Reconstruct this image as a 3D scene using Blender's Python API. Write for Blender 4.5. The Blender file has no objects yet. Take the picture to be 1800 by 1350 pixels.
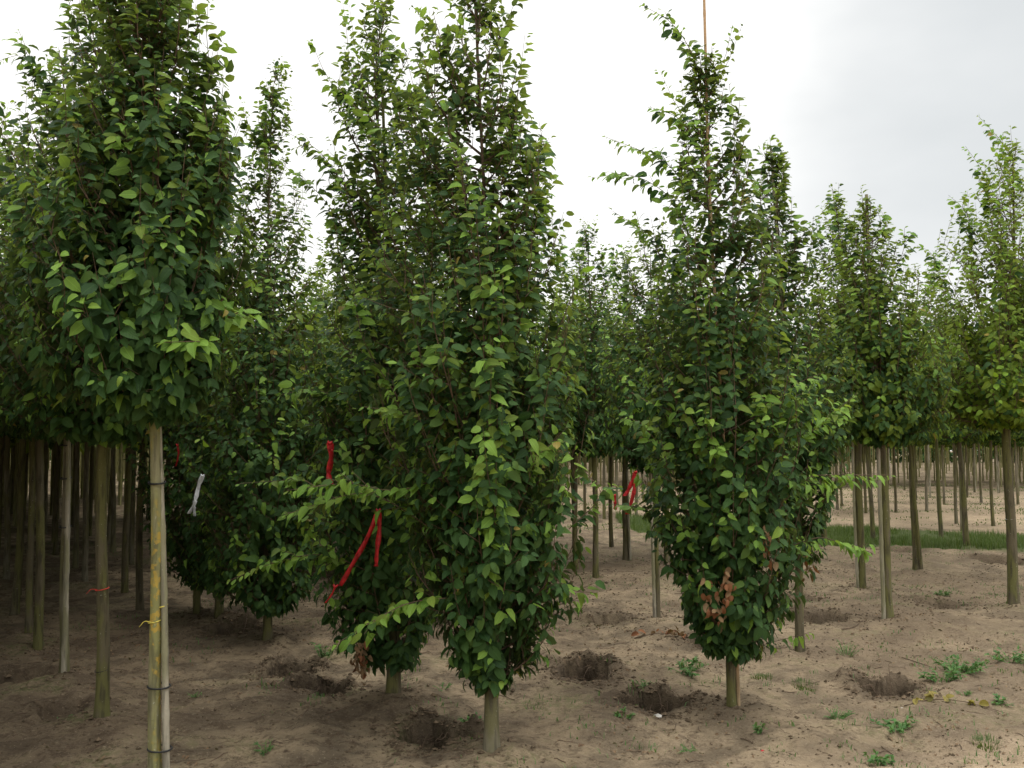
import bpy, math, random
import numpy as np
from mathutils import Vector, Matrix

random.seed(7)
RNG = np.random.default_rng(11)
S = bpy.context.scene
COL = S.collection

# ------------------------------------------------------------------ camera, light, exposure
F = 1650.0                      # focal length in photograph pixels (1800 wide)
CAMH = 1.6
PITCH = math.atan((790 - 675) / F)
cam_d = bpy.data.cameras.new('camera')
cam = bpy.data.objects.new('camera', cam_d); COL.objects.link(cam)
cam_d.sensor_width = 36.0; cam_d.lens = 36.0 * F / 1800.0
cam_d.clip_start = 0.05; cam_d.clip_end = 3000
cam.location = (0, 0, CAMH); cam.rotation_euler = (math.pi / 2 + PITCH, 0, 0)
S.camera = cam

SUN_DIR = Vector((0.30, -0.22, 0.93)).normalized()
sun_d = bpy.data.lights.new('sun', 'SUN'); sun = bpy.data.objects.new('sun', sun_d); COL.objects.link(sun)
sun_d.energy = 0.6; sun_d.angle = math.radians(20); sun_d.color = (1.0, 0.95, 0.88)
sun.rotation_euler = SUN_DIR.to_track_quat('Z', 'Y').to_euler()

W = bpy.data.worlds.new('World'); S.world = W; W.use_nodes = True
nt = W.node_tree; nt.nodes.clear()
def N(t, typ, **kw):
    n = t.nodes.new(typ)
    for k, v in kw.items(): setattr(n, k, v)
    return n
sky = N(nt, 'ShaderNodeTexSky', sky_type='NISHITA', sun_disc=False)
sky.sun_elevation = math.asin(SUN_DIR.z); sky.sun_rotation = math.atan2(SUN_DIR.x, SUN_DIR.y)
tc = N(nt, 'ShaderNodeTexCoord')
mp = N(nt, 'ShaderNodeMapping'); mp.inputs['Scale'].default_value = (1.0, 1.0, 2.2)
nt.links.new(tc.outputs['Generated'], mp.inputs[0])
nz = N(nt, 'ShaderNodeTexNoise'); nz.inputs['Scale'].default_value = 1.6; nz.inputs['Detail'].default_value = 5; nz.inputs['Roughness'].default_value = 0.5
nt.links.new(mp.outputs[0], nz.inputs['Vector'])
def vmath(t, op, a, b=None):
    n = N(t, 'ShaderNodeVectorMath', operation=op)
    for i, v in enumerate((a, b)):
        if v is None: continue
        if hasattr(v, 'node'): t.links.new(v, n.inputs[i])
        else: n.inputs[i].default_value = v
    return n
def fmath(t, op, a, b=None, c=None, clamp=False):
    n = N(t, 'ShaderNodeMath', operation=op); n.use_clamp = clamp
    for i, v in enumerate((a, b, c)):
        if v is None: continue
        if hasattr(v, 'node'): t.links.new(v, n.inputs[i])
        else: n.inputs[i].default_value = v
    return n.outputs[0]
def mixc(t, fac, a, b, blend='MIX'):
    n = N(t, 'ShaderNodeMix', data_type='RGBA', blend_type=blend)
    for i, v in ((0, fac), (6, a), (7, b)):
        if hasattr(v, 'node'): t.links.new(v, n.inputs[i])
        else: n.inputs[i].default_value = v if i == 0 else (*v, 1)
    return n.outputs[2]
def rng(t, v, a, b, c=0.0, d=1.0, smooth=True):
    n = N(t, 'ShaderNodeMapRange'); n.interpolation_type = 'SMOOTHSTEP' if smooth else 'LINEAR'
    t.links.new(v, n.inputs[0])
    for i, x in enumerate((a, b, c, d)): n.inputs[i + 1].default_value = x
    return n.outputs[0]
grey_dir = Vector((0.56, 0.82, 0.30)).normalized()
dt = vmath(nt, 'DOT_PRODUCT', tc.outputs['Generated'], tuple(grey_dir)).outputs['Value']
dt2 = fmath(nt, 'ADD', dt, fmath(nt, 'MULTIPLY_ADD', nz.outputs[0], 0.22, -0.11))
patch = rng(nt, dt2, 0.905, 1.04)
cover = rng(nt, nz.outputs[0], 0.62, 0.80, 0, 0.8)
sep = N(nt, 'ShaderNodeSeparateXYZ'); nt.links.new(tc.outputs['Generated'], sep.inputs[0])
g = fmath(nt, 'MULTIPLY', fmath(nt, 'MAXIMUM', patch, cover), rng(nt, fmath(nt, 'ADD', sep.outputs[2], fmath(nt, 'MULTIPLY_ADD', nz.outputs[0], 0.3, -0.15)), 0.08, 0.24, 0.15, 1.0))
cloud = mixc(nt, g, (0.98, 0.97, 0.945), (0.575, 0.595, 0.60))
zen = rng(nt, sep.outputs[2], 0.40, 1.0, 1.0, 2.9)
sc_ = N(nt, 'ShaderNodeVectorMath', operation='SCALE'); nt.links.new(cloud, sc_.inputs[0]); nt.links.new(zen, sc_.inputs['Scale'])
bg1 = N(nt, 'ShaderNodeBackground'); nt.links.new(sky.outputs[0], bg1.inputs[0]); bg1.inputs[1].default_value = 0.10
bg2 = N(nt, 'ShaderNodeBackground'); nt.links.new(sc_.outputs[0], bg2.inputs[0]); bg2.inputs[1].default_value = 1.0
mx = N(nt, 'ShaderNodeMixShader'); mx.inputs[0].default_value = 0.95
nt.links.new(bg1.outputs[0], mx.inputs[1]); nt.links.new(bg2.outputs[0], mx.inputs[2])
wo = N(nt, 'ShaderNodeOutputWorld'); nt.links.new(mx.outputs[0], wo.inputs[0])
S.view_settings.view_transform = 'Standard'; S.view_settings.look = 'None'
S.view_settings.exposure = 0.42; S.view_settings.gamma = 1.0; S.view_settings.use_curve_mapping = False
S.cycles.max_bounces = 6; S.cycles.diffuse_bounces = 3; S.cycles.transmission_bounces = 3
S.cycles.use_denoising = True

# ------------------------------------------------------------------ pixel helpers (photograph pixels -> world)
CP, SP = math.cos(PITCH), math.sin(PITCH)
def ray(px, py):
    a, b = (px - 900) / F, (675 - py) / F
    return np.array([a, CP - b * SP, SP + b * CP])       # world direction (x, forward, up)
def at(px, py, Y):
    r = ray(px, py); k = Y / r[1]
    return np.array([r[0] * k, Y, CAMH + r[2] * k])
def gpt(px, py, z=0.0):
    r = ray(px, py); k = (z - CAMH) / r[2]
    return np.array([r[0] * k, r[1] * k, z])

# ------------------------------------------------------------------ numpy noise
def _hash(ix, iy, seed):
    h = (ix.astype(np.int64) * 374761393 + iy.astype(np.int64) * 668265263 + seed * 2147483647) & 0xFFFFFFFF
    h = ((h ^ (h >> 13)) * 1274126177) & 0xFFFFFFFF
    return ((h ^ (h >> 16)) & 0xFFFF) / 65535.0
def vnoise(x, y, seed=0):
    x0, y0 = np.floor(x), np.floor(y); fx, fy = x - x0, y - y0
    fx = fx * fx * (3 - 2 * fx); fy = fy * fy * (3 - 2 * fy)
    a = _hash(x0, y0, seed); b = _hash(x0 + 1, y0, seed); c = _hash(x0, y0 + 1, seed); d = _hash(x0 + 1, y0 + 1, seed)
    return (a * (1 - fx) + b * fx) * (1 - fy) + (c * (1 - fx) + d * fx) * fy * 1.0 - 0.5
def fbm(x, y, seed=0, o=4):
    s = 0; amp = 1.0
    for i in range(o):
        s = s + amp * vnoise(x * 2 ** i + 17.3 * i, y * 2 ** i - 9.1 * i, seed + i); amp *= 0.5
    return s

# ------------------------------------------------------------------ mesh helpers
def mesh_np(name, V, T, mats, mi=None, uv=None, smooth=False, attrs=None):
    V = np.asarray(V, dtype=np.float32); T = np.asarray(T, dtype=np.int32)
    me = bpy.data.meshes.new(name)
    k = T.shape[1]
    me.vertices.add(len(V)); me.vertices.foreach_set('co', V.ravel())
    me.loops.add(T.size); me.loops.foreach_set('vertex_index', T.ravel())
    me.polygons.add(len(T)); me.polygons.foreach_set('loop_start', np.arange(0, T.size, k, dtype=np.int32))
    if mi is not None: me.polygons.foreach_set('material_index', np.asarray(mi, dtype=np.int32))
    me.polygons.foreach_set('use_smooth', np.full(len(T), smooth))
    if uv is not None:
        l = me.uv_layers.new(name='uv'); l.data.foreach_set('uv', np.asarray(uv, dtype=np.float32)[T.ravel()].ravel())
    for an, av in (attrs or {}).items():
        a = me.attributes.new(an, 'FLOAT', 'POINT'); a.data.foreach_set('value', np.asarray(av, dtype=np.float32))
    for m in mats: me.materials.append(m)
    me.update(calc_edges=True)
    return me
def link(name, me, parent=None, loc=None, **props):
    o = bpy.data.objects.new(name, me); COL.objects.link(o)
    if parent is not None: o.parent = parent
    if loc is not None: o.location = loc
    for k, v in props.items(): o[k] = v
    return o
def tubes(P, R, ns=4, cap=False):
    """P (n,k,3) polylines, R (n,k) radii -> verts, quads"""
    P = np.asarray(P, float); R = np.asarray(R, float); n, k, _ = P.shape
    tan = np.gradient(P, axis=1); tan /= np.linalg.norm(tan, axis=2, keepdims=True) + 1e-9
    ref = np.where(np.abs(tan[..., 2:3]) > 0.9, np.array([1.0, 0, 0]), np.array([0, 0, 1.0]))
    a = np.cross(tan, ref); a /= np.linalg.norm(a, axis=2, keepdims=True) + 1e-9
    b = np.cross(tan, a)
    th = np.arange(ns) * 2 * math.pi / ns
    V = P[:, :, None, :] + R[:, :, None, None] * (a[:, :, None, :] * np.cos(th)[None, None, :, None] + b[:, :, None, :] * np.sin(th)[None, None, :, None])
    V = V.reshape(-1, 3)
    i = np.arange(n)[:, None, None] * (k * ns); j = np.arange(k - 1)[None, :, None] * ns; s = np.arange(ns)[None, None, :]; s2 = (s + 1) % ns
    Q = np.stack([i + j + s, i + j + s2, i + j + ns + s2, i + j + ns + s], axis=-1).reshape(-1, 4)
    return V, Q
def smooth_path(pts, n):
    pts = np.asarray(pts, float)
    if len(pts) < 2: return pts
    d = np.r_[0, np.cumsum(np.linalg.norm(np.diff(pts, axis=0), axis=1))]
    t = np.linspace(0, d[-1], n)
    # Catmull-Rom through the points
    out = []
    for tt in t:
        i = min(max(np.searchsorted(d, tt) - 1, 0), len(pts) - 2); u = (tt - d[i]) / (d[i + 1] - d[i] + 1e-9)
        p0 = pts[i - 1] if i > 0 else 2 * pts[i] - pts[i + 1]; p1, p2 = pts[i], pts[i + 1]
        p3 = pts[i + 2] if i + 2 < len(pts) else 2 * p2 - p1
        out.append(0.5 * (2 * p1 + (p2 - p0) * u + (2 * p0 - 5 * p1 + 4 * p2 - p3) * u * u + (3 * p1 - p0 - 3 * p2 + p3) * u ** 3))
    return np.array(out)
def unit(v): return v / (np.linalg.norm(v, axis=-1, keepdims=True) + 1e-9)

# ------------------------------------------------------------------ materials
def new_mat(name):
    m = bpy.data.materials.new(name); m.use_nodes = True; t = m.node_tree; t.nodes.clear()
    out = N(t, 'ShaderNodeOutputMaterial'); return m, t, out
def leaf_mat(name, c1, c2, c3, trans=0.35, rough=0.5, spec=0.3, tr_col=(1.3, 1.25, 0.55)):
    m, t, out = new_mat(name)
    geo = N(t, 'ShaderNodeNewGeometry'); oi = N(t, 'ShaderNodeObjectInfo'); uvn = N(t, 'ShaderNodeUVMap'); uvn.uv_map = 'uv'
    r = fmath(t, 'FRACT', fmath(t, 'ADD', geo.outputs['Random Per Island'], oi.outputs['Random']))
    r2 = fmath(t, 'FRACT', fmath(t, 'MULTIPLY', r, 7.31))
    base = mixc(t, rng(t, r, 0.0, 0.6, smooth=False), c1, c2)
    base = mixc(t, rng(t, r2, 0.80, 1.0, 0, 0.8), base, c3)
    # pleated side veins and pale midrib from the leaf's own uv (v along the blade, u across, 0.5 = midrib)
    s = N(t, 'ShaderNodeSeparateXYZ'); t.links.new(uvn.outputs[0], s.inputs[0])
    au = fmath(t, 'ABSOLUTE', fmath(t, 'SUBTRACT', s.outputs[0], 0.5))
    wv = fmath(t, 'SINE', fmath(t, 'MULTIPLY', fmath(t, 'SUBTRACT', s.outputs[1], fmath(t, 'MULTIPLY', au, 0.75)), 75.0))
    rib = rng(t, au, 0.0, 0.045, 1.0, 0.0)
    vein = fmath(t, 'MAXIMUM', fmath(t, 'MULTIPLY', rng(t, wv, 0.3, 1.0), 0.34), fmath(t, 'MULTIPLY', rib, 0.45))
    base = mixc(t, vein, base, tuple(min(1, x * 2.0) for x in c2))
    # blotches
    base = mixc(t, 1.0, base, oi.outputs['Color'], 'MULTIPLY')
    back = geo.outputs['Backfacing']
    base_b = mixc(t, 0.35, base, (0.16, 0.19, 0.11))
    base = mixc(t, back, base, base_b)
    p = N(t, 'ShaderNodeBsdfPrincipled'); t.links.new(base, p.inputs['Base Color'])
    t.links.new(fmath(t, 'MULTIPLY_ADD', back, 0.25, rough), p.inputs['Roughness'])
    p.inputs['Specular IOR Level'].default_value = spec
    bmp = N(t, 'ShaderNodeBump'); bmp.inputs['Strength'].default_value = 0.35; bmp.inputs['Distance'].default_value = 0.002
    t.links.new(wv, bmp.inputs['Height']); t.links.new(bmp.outputs[0], p.inputs['Normal'])
    tr = N(t, 'ShaderNodeBsdfTranslucent')
    t.links.new(mixc(t, 1.0, base, tr_col, 'MULTIPLY'), tr.inputs[0])
    ms = N(t, 'ShaderNodeMixShader'); ms.inputs[0].default_value = trans
    t.links.new(p.outputs[0], ms.inputs[1]); t.links.new(tr.outputs[0], ms.inputs[2]); t.links.new(ms.outputs[0], out.inputs[0])
    return m
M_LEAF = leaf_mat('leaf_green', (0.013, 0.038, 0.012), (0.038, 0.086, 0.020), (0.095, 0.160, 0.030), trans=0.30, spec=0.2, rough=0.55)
M_YOUNG = leaf_mat('leaf_young', (0.100, 0.200, 0.034), (0.180, 0.310, 0.050), (0.26, 0.35, 0.06), trans=0.42, spec=0.22)
M_YELL = leaf_mat('leaf_yellowing', (0.20, 0.17, 0.035), (0.26, 0.21, 0.05), (0.18, 0.13, 0.04))
M_BROWN = leaf_mat('leaf_dry', (0.16, 0.065, 0.030), (0.22, 0.095, 0.042), (0.10, 0.045, 0.028), trans=0.15, rough=0.75)
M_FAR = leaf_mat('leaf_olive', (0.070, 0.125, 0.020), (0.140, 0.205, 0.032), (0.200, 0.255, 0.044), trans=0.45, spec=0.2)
LEAF_MATS = [M_LEAF, M_YOUNG, M_YELL, M_BROWN, M_FAR]

def bark_mat(name, base, algae, lichen, lich_amt=0.0, scale=1.0):
    m, t, out = new_mat(name)
    tcn = N(t, 'ShaderNodeTexCoord'); oi = N(t, 'ShaderNodeObjectInfo')
    off = vmath(t, 'ADD', tcn.outputs['Object'], oi.outputs['Location']).outputs[0]
    mp1 = N(t, 'ShaderNodeMapping'); mp1.inputs['Scale'].default_value = (38, 38, 5); t.links.new(off, mp1.inputs[0])
    n1 = N(t, 'ShaderNodeTexNoise'); n1.inputs['Scale'].default_value = 1; n1.inputs['Detail'].default_value = 4; t.links.new(mp1.outputs[0], n1.inputs['Vector'])
    mp2 = N(t, 'ShaderNodeMapping'); mp2.inputs['Scale'].default_value = (9, 9, 2.2); t.links.new(off, mp2.inputs[0])
    n2 = N(t, 'ShaderNodeTexNoise'); n2.inputs['Scale'].default_value = 1; n2.inputs['Detail'].default_value = 5; t.links.new(mp2.outputs[0], n2.inputs['Vector'])
    n3 = N(t, 'ShaderNodeTexNoise'); n3.inputs['Scale'].default_value = 70; n3.inputs['Detail'].default_value = 4; t.links.new(off, n3.inputs['Vector'])
    c = mixc(t, rng(t, n2.outputs[0], 0.42, 0.56), base, algae)
    c = mixc(t, rng(t, n1.outputs[0], 0.48, 0.66, 0, 0.75), c, tuple(x * 0.42 for x in base))
    spk = rng(t, n3.outputs[0], 0.66, 0.74, 0, 0.5)
    c = mixc(t, spk, c, (0.40, 0.41, 0.33))
    if lich_amt > 0:
        n4 = N(t, 'ShaderNodeTexNoise'); n4.inputs['Scale'].default_value = 34; n4.inputs['Detail'].default_value = 6; t.links.new(off, n4.inputs['Vector'])
        c = mixc(t, fmath(t, 'MULTIPLY', rng(t, n4.outputs[0], 0.53 - lich_amt, 0.62 - lich_amt, 0, 0.9), rng(t, n2.outputs[0], .48, .58)), c, lichen)
    p = N(t, 'ShaderNodeBsdfPrincipled'); t.links.new(c, p.inputs['Base Color']); p.inputs['Roughness'].default_value = 0.85; p.inputs['Specular IOR Level'].default_value = 0.2
    b = N(t, 'ShaderNodeBump'); b.inputs['Strength'].default_value = 0.9; b.inputs['Distance'].default_value = 0.007
    t.links.new(fmath(t, 'ADD', n1.outputs[0], fmath(t, 'MULTIPLY', n3.outputs[0], 0.5)), b.inputs['Height']); t.links.new(b.outputs[0], p.inputs['Normal'])
    t.links.new(p.outputs[0], out.inputs[0]); return m
M_BARK = bark_mat('bark_algae', (0.115, 0.098, 0.060), (0.120, 0.116, 0.042), (0.4, 0.25, 0.04))
M_BARK_L = bark_mat('bark_lichen', (0.22, 0.205, 0.115), (0.20, 0.195, 0.075), (0.36, 0.25, 0.05), 0.02)
M_BARK_G = bark_mat('bark_grey', (0.180, 0.160, 0.110), (0.135, 0.125, 0.062), (0.4, 0.25, 0.04))
M_BARK_FAR = bark_mat('bark_far', (0.22, 0.20, 0.095), (0.17, 0.165, 0.060), (0.4, 0.25, 0.04))
M_CANE = bark_mat('bamboo_grey', (0.33, 0.30, 0.23), (0.21, 0.20, 0.12), (0.4, 0.25, 0.04))
M_CANE_T = bark_mat('bamboo_tan', (0.42, 0.27, 0.15), (0.36, 0.26, 0.15), (0.4, 0.25, 0.04))
def flat_mat(name, col, rough=0.6, spec=0.3, var=0.25, trans=0.0, scale=30):
    m, t, out = new_mat(name); tcn = N(t, 'ShaderNodeTexCoord')
    n = N(t, 'ShaderNodeTexNoise'); n.inputs['Scale'].default_value = scale; n.inputs['Detail'].default_value = 4; t.links.new(tcn.outputs['Object'], n.inputs['Vector'])
    c = mixc(t, rng(t, n.outputs[0], 0.35, 0.65), tuple(x * (1 - var) for x in col), tuple(min(1, x * (1 + var)) for x in col))
    p = N(t, 'ShaderNodeBsdfPrincipled'); t.links.new(c, p.inputs['Base Color']); p.inputs['Roughness'].default_value = rough; p.inputs['Specular IOR Level'].default_value = spec
    if trans:
        tr = N(t, 'ShaderNodeBsdfTranslucent'); t.links.new(c, tr.inputs[0]); ms = N(t, 'ShaderNodeMixShader'); ms.inputs[0].default_value = trans
        t.links.new(p.outputs[0], ms.inputs[1]); t.links.new(tr.outputs[0], ms.inputs[2]); t.links.new(ms.outputs[0], out.inputs[0])
    else: t.links.new(p.outputs[0], out.inputs[0])
    return m
M_TWIG = flat_mat('twig_brown', (0.105, 0.068, 0.042), 0.7)
M_RUBBER = flat_mat('rubber_black', (0.018, 0.018, 0.018), 0.5)
M_RED = flat_mat('ribbon_red', (0.50, 0.022, 0.025), 0.45, 0.4, 0.25, 0.4)
M_WHITE = flat_mat('ribbon_white', (0.62, 0.64, 0.66), 0.4, 0.4, 0.1, 0.25)
M_YTIE = flat_mat('tie_yellow', (0.50, 0.42, 0.08), 0.6)
M_RTIE = flat_mat('twine_red', (0.55, 0.06, 0.04), 0.6)
M_GRASS = leaf_mat('grass_green', (0.048, 0.090, 0.022), (0.085, 0.135, 0.030), (0.15, 0.16, 0.06), trans=0.3)
M_WEED = leaf_mat('weed_green', (0.045, 0.115, 0.035), (0.080, 0.175, 0.045), (0.12, 0.21, 0.06), trans=0.3)
M_CLOD = flat_mat('clod_soil', (0.105, 0.077, 0.050), 0.95, 0.1, 0.35, scale=25)
M_LITTER = leaf_mat('litter_brown', (0.10, 0.060, 0.035), (0.16, 0.105, 0.060), (0.24, 0.17, 0.09), trans=0.1, rough=0.8)

# ------------------------------------------------------------------ where the trees stand
U = np.array([-0.65, 1.05])                       # along the nursery rows
def base_px(px, py): p = gpt(px, py); return (float(p[0]), float(p[1]))
KEY = dict(
    front_left=base_px(272, 1404), left2=base_px(178, 1288), left3=base_px(113, 1192), left4=base_px(67, 1133), left5=base_px(51, 1112),
    centre=base_px(864, 1338), second=base_px(691, 1247), third=base_px(470, 1130), fourth=base_px(385, 1090), fifth=base_px(346, 1077),
    right=base_px(1287, 1252), r_behind=base_px(1407, 1152), r_staked=base_px(1156, 1096), r3=base_px(1562, 1099), r4=base_px(1515, 1036),
    far_right=base_px(1782, 1072), r5=base_px(1612, 1005), r6=base_px(1700, 966), r7=base_px(1535, 951), r8=base_px(1450, 972), g1=base_px(1048, 1019), g2=base_px(1100, 986), g3=base_px(1172, 1000))
HOLES = [(757, 1304, .17, .42), (572, 1212, .165, .34), (508, 1174, .18, .34), (405, 1108, .24, .30), (1028, 1188, .205, .42), (1162, 1236, .19, .38),
         (1260, 1132, .19, .32), (1562, 1204, .20, .36), (1070, 1088, .22, .12), (1428, 1088, .26, .16), (1650, 1062, .26, .12), (110, 1255, .2, .07), (60, 1175, .25, .08), (1760, 985, .4, .1), (1565, 968, .35, .12), (1380, 1052, .3, .1), (1100, 905, .6, .1)]
HOLES = [(*base_px(a, b), r, dp) for a, b, r, dp in HOLES]
def strip_w(x, y):
    """grass verge perpendicular to the rows: 1 inside, 0 outside"""
    n = np.array([0.575, 0.818]); d = (np.asarray(x) * n[0] + np.asarray(y) * n[1]) + 0.25 * fbm(np.asarray(x) * 1.1, np.asarray(y) * 1.1, 77, 3)
    lo, hi = 16.15, 19.6; d = np.where(np.asarray(x) < 2.4, 0, d)
    return np.clip((d - lo) / 0.25, 0, 1) * np.clip((hi - d) / 0.25, 0, 1)
def track_w(x, y):
    """paler driven sand in front of the rows, and the open sand beyond the verge"""
    x = np.asarray(x, float); y = np.asarray(y, float); w = .55 * fbm(x * .9, y * .9, 91, 4)
    near = np.clip(((x * .50 - y * .866) + 3.75 + w) / .9, 0, 1) * np.clip((9 - y) / 3, 0, 1)
    d = x * .575 + y * .818
    return np.maximum(near, .60 * np.clip((d - 19.8 + w) / 1.5, 0, 1) * np.clip((y - 3) / 2, 0, 1) * np.clip((x + .05 * y) / 2, 0, 1) + .22 * np.clip((x + .1 * y) / 3, 0, 1) * (y < 16)) * np.clip((41 - d) / 4, 0, 1)
def ground_h(x, y, want_dug=False):
    x = np.asarray(x, float); y = np.asarray(y, float)
    r = np.hypot(x, y); fade = np.clip(1.4 - r / 40, 0.15, 1)
    h = 0.085 * fbm(x * 0.55, y * 0.55, 3, 3) + (0.050 * fbm(x * 1.9, y * 1.9, 9, 3) + 0.030 * np.abs(fbm(x * 5.2, y * 5.2, 21, 4)) * (1 + 1.4 * vnoise(x * .8, y * .8, 23)) + 0.022 * fbm(x * 15, y * 15, 31, 4)) * fade
    dug = np.zeros_like(h)
    for (bx, by) in KEY.values():
        dd = np.hypot(x - bx, y - by); h = h + 0.045 * np.exp(-(dd / 0.26) ** 2) * (1 + 1.2 * vnoise(x * 9, y * 9, 5))
    for i, (hx, hy, hr, dp) in enumerate(HOLES):
        a = np.arctan2(y - hy, x - hx); dd = np.hypot((x - hx), (y - hy) * 1.05)
        rr = hr * (1 + 0.75 * fbm(np.cos(a) * 1.3 + i * 7.7, np.sin(a) * 1.3, 50 + i, 2))
        q = dd / rr + 0.42 * fbm(x * 9, y * 9, 60 + i, 4)
        k = np.clip((1.05 - q) / 0.22, 0, 1); k = k * k * (3 - 2 * k)
        fl = 1 + 0.35 * fbm(x * 11, y * 11, 80 + i, 2)
        h = h - dp * 1.25 * k * fl + 0.045 * (dp / 0.3) * np.exp(-((q - 1.35) / 0.28) ** 2) * (1 + 2.0 * vnoise(x * 10, y * 10, 70 + i)) * np.clip(.5 + (y - hy) / hr * .6, -.2, 1.1)
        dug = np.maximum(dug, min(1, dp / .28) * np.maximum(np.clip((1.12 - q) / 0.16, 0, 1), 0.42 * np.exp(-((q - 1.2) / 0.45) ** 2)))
    return (h, dug) if want_dug else h
def gz(x, y): return float(ground_h(np.array([x]), np.array([y]))[0])

# ------------------------------------------------------------------ ground sheet
def build_ground():
    rr = np.r_[0.05 * 1.16 ** np.arange(0, 25), 2.06 * 1.0050 ** np.arange(0, 538), 30.2 * 1.035 ** np.arange(0, 105)]
    an = np.r_[np.arange(-42, 42, 0.24), np.arange(42, 318, 3.0)] * math.pi / 180
    A, R = np.meshgrid(an, rr); X = R * np.sin(A); Y = R * np.cos(A)
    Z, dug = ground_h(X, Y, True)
    n, m = X.shape
    idx = np.arange(n * m).reshape(n, m); nx = np.roll(idx, -1, axis=1)
    Q = np.stack([idx[:-1], nx[:-1], nx[1:], idx[1:]], -1).reshape(-1, 4)[:, ::-1]
    V = np.stack([X, Y, Z], -1).reshape(-1, 3)
    V = np.vstack([V, [[0, 0, float(Z[0].mean())]]]); c = len(V) - 1
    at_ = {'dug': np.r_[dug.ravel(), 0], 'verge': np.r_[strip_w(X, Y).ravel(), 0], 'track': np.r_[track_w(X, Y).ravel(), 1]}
    m_, t, out = new_mat('sandy_soil')
    tcn = N(t, 'ShaderNodeTexCoord'); co = tcn.outputs['Object']
    def nz_(s, d=5, r=0.55, stretch=None):
        n_ = N(t, 'ShaderNodeTexNoise'); n_.inputs['Scale'].default_value = s; n_.inputs['Detail'].default_value = d; n_.inputs['Roughness'].default_value = r
        if stretch:
            mp_ = N(t, 'ShaderNodeMapping'); mp_.inputs['Scale'].default_value = stretch; mp_.inputs['Rotation'].default_value = (0, 0, 0.5); t.links.new(co, mp_.inputs[0]); t.links.new(mp_.outputs[0], n_.inputs['Vector'])
        else: t.links.new(co, n_.inputs['Vector'])
        return n_.outputs[0]
    big, mid, fin, grit, fib = nz_(0.45), nz_(2.6, 6), nz_(11, 10, 0.78), nz_(120, 3, 0.6), nz_(9, 6, 0.7, (1, 4, 1))
    c1 = mixc(t, rng(t, mid, 0.36, 0.62), (0.130, 0.102, 0.068), (0.305, 0.236, 0.152))
    c1 = mixc(t, rng(t, big, 0.42, 0.62, 0, 0.65), c1, (0.105, 0.076, 0.050))
    c1 = mixc(t, rng(t, fin, 0.50, 0.60, 0, 0.65), c1, (0.070, 0.048, 0.031))
    c1 = mixc(t, rng(t, fib, 0.55, 0.68, 0, 0.7), c1, (0.070, 0.046, 0.032))
    g1 = nz_(1.3, 6, 0.62); g2 = nz_(24, 4, 0.7)
    gm = fmath(t, 'MULTIPLY', rng(t, g1, 0.52, 0.66), rng(t, g2, 0.40, 0.60))
    c1 = mixc(t, fmath(t, 'MULTIPLY', gm, 0.7), c1, (0.085, 0.100, 0.034))
    atr = N(t, 'ShaderNodeAttribute'); atr.attribute_name = 'track'
    c1 = mixc(t, fmath(t, 'MULTIPLY', atr.outputs['Fac'], 0.85), c1, mixc(t, rng(t, fin, .4, .65), (0.38, 0.290, 0.190), (0.56, 0.435, 0.295)))
    c1 = mixc(t, rng(t, grit, 0.63, 0.72, 0, 0.6), c1, (0.36, 0.30, 0.24))
    c1 = mixc(t, rng(t, grit, 0.38, 0.30, 0, 0.7), c1, (0.09, 0.062, 0.045))
    gr2 = nz_(46, 4, 0.7); gr3 = nz_(5.5, 8, 0.7)
    c1 = mixc(t, fmath(t, 'MULTIPLY', rng(t, gr2, 0.55, 0.62, 0, 0.7), rng(t, gr3, 0.42, 0.58)), c1, (0.065, 0.045, 0.030))
    c1 = mixc(t, rng(t, gr2, 0.40, 0.34, 0, 0.45), c1, (0.36, 0.29, 0.20))
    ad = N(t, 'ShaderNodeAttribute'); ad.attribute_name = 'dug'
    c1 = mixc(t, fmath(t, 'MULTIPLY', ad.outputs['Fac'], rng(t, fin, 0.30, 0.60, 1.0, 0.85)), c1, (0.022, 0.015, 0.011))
    av = N(t, 'ShaderNodeAttribute'); av.attribute_name = 'verge'
    c1 = mixc(t, fmath(t, 'MULTIPLY', av.outputs['Fac'], 0.8), c1, (0.055, 0.085, 0.025))
    p = N(t, 'ShaderNodeBsdfPrincipled'); t.links.new(c1, p.inputs['Base Color']); p.inputs['Roughness'].default_value = 0.95; p.inputs['Specular IOR Level'].default_value = 0.12
    b = N(t, 'ShaderNodeBump'); b.inputs['Strength'].default_value = 1.0; b.inputs['Distance'].default_value = 0.022
    hh = fmath(t, 'ADD', fmath(t, 'ADD', fmath(t, 'MULTIPLY', grit, 0.3), fmath(t, 'MULTIPLY', gr2, 0.5)), fmath(t, 'ADD', fin, fib))
    t.links.new(hh, b.inputs['Height']); t.links.new(b.outputs[0], p.inputs['Normal']); t.links.new(p.outputs[0], out.inputs[0])
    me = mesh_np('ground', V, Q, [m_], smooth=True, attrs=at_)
    o = link('ground', me, kind='structure')
build_ground()

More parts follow.
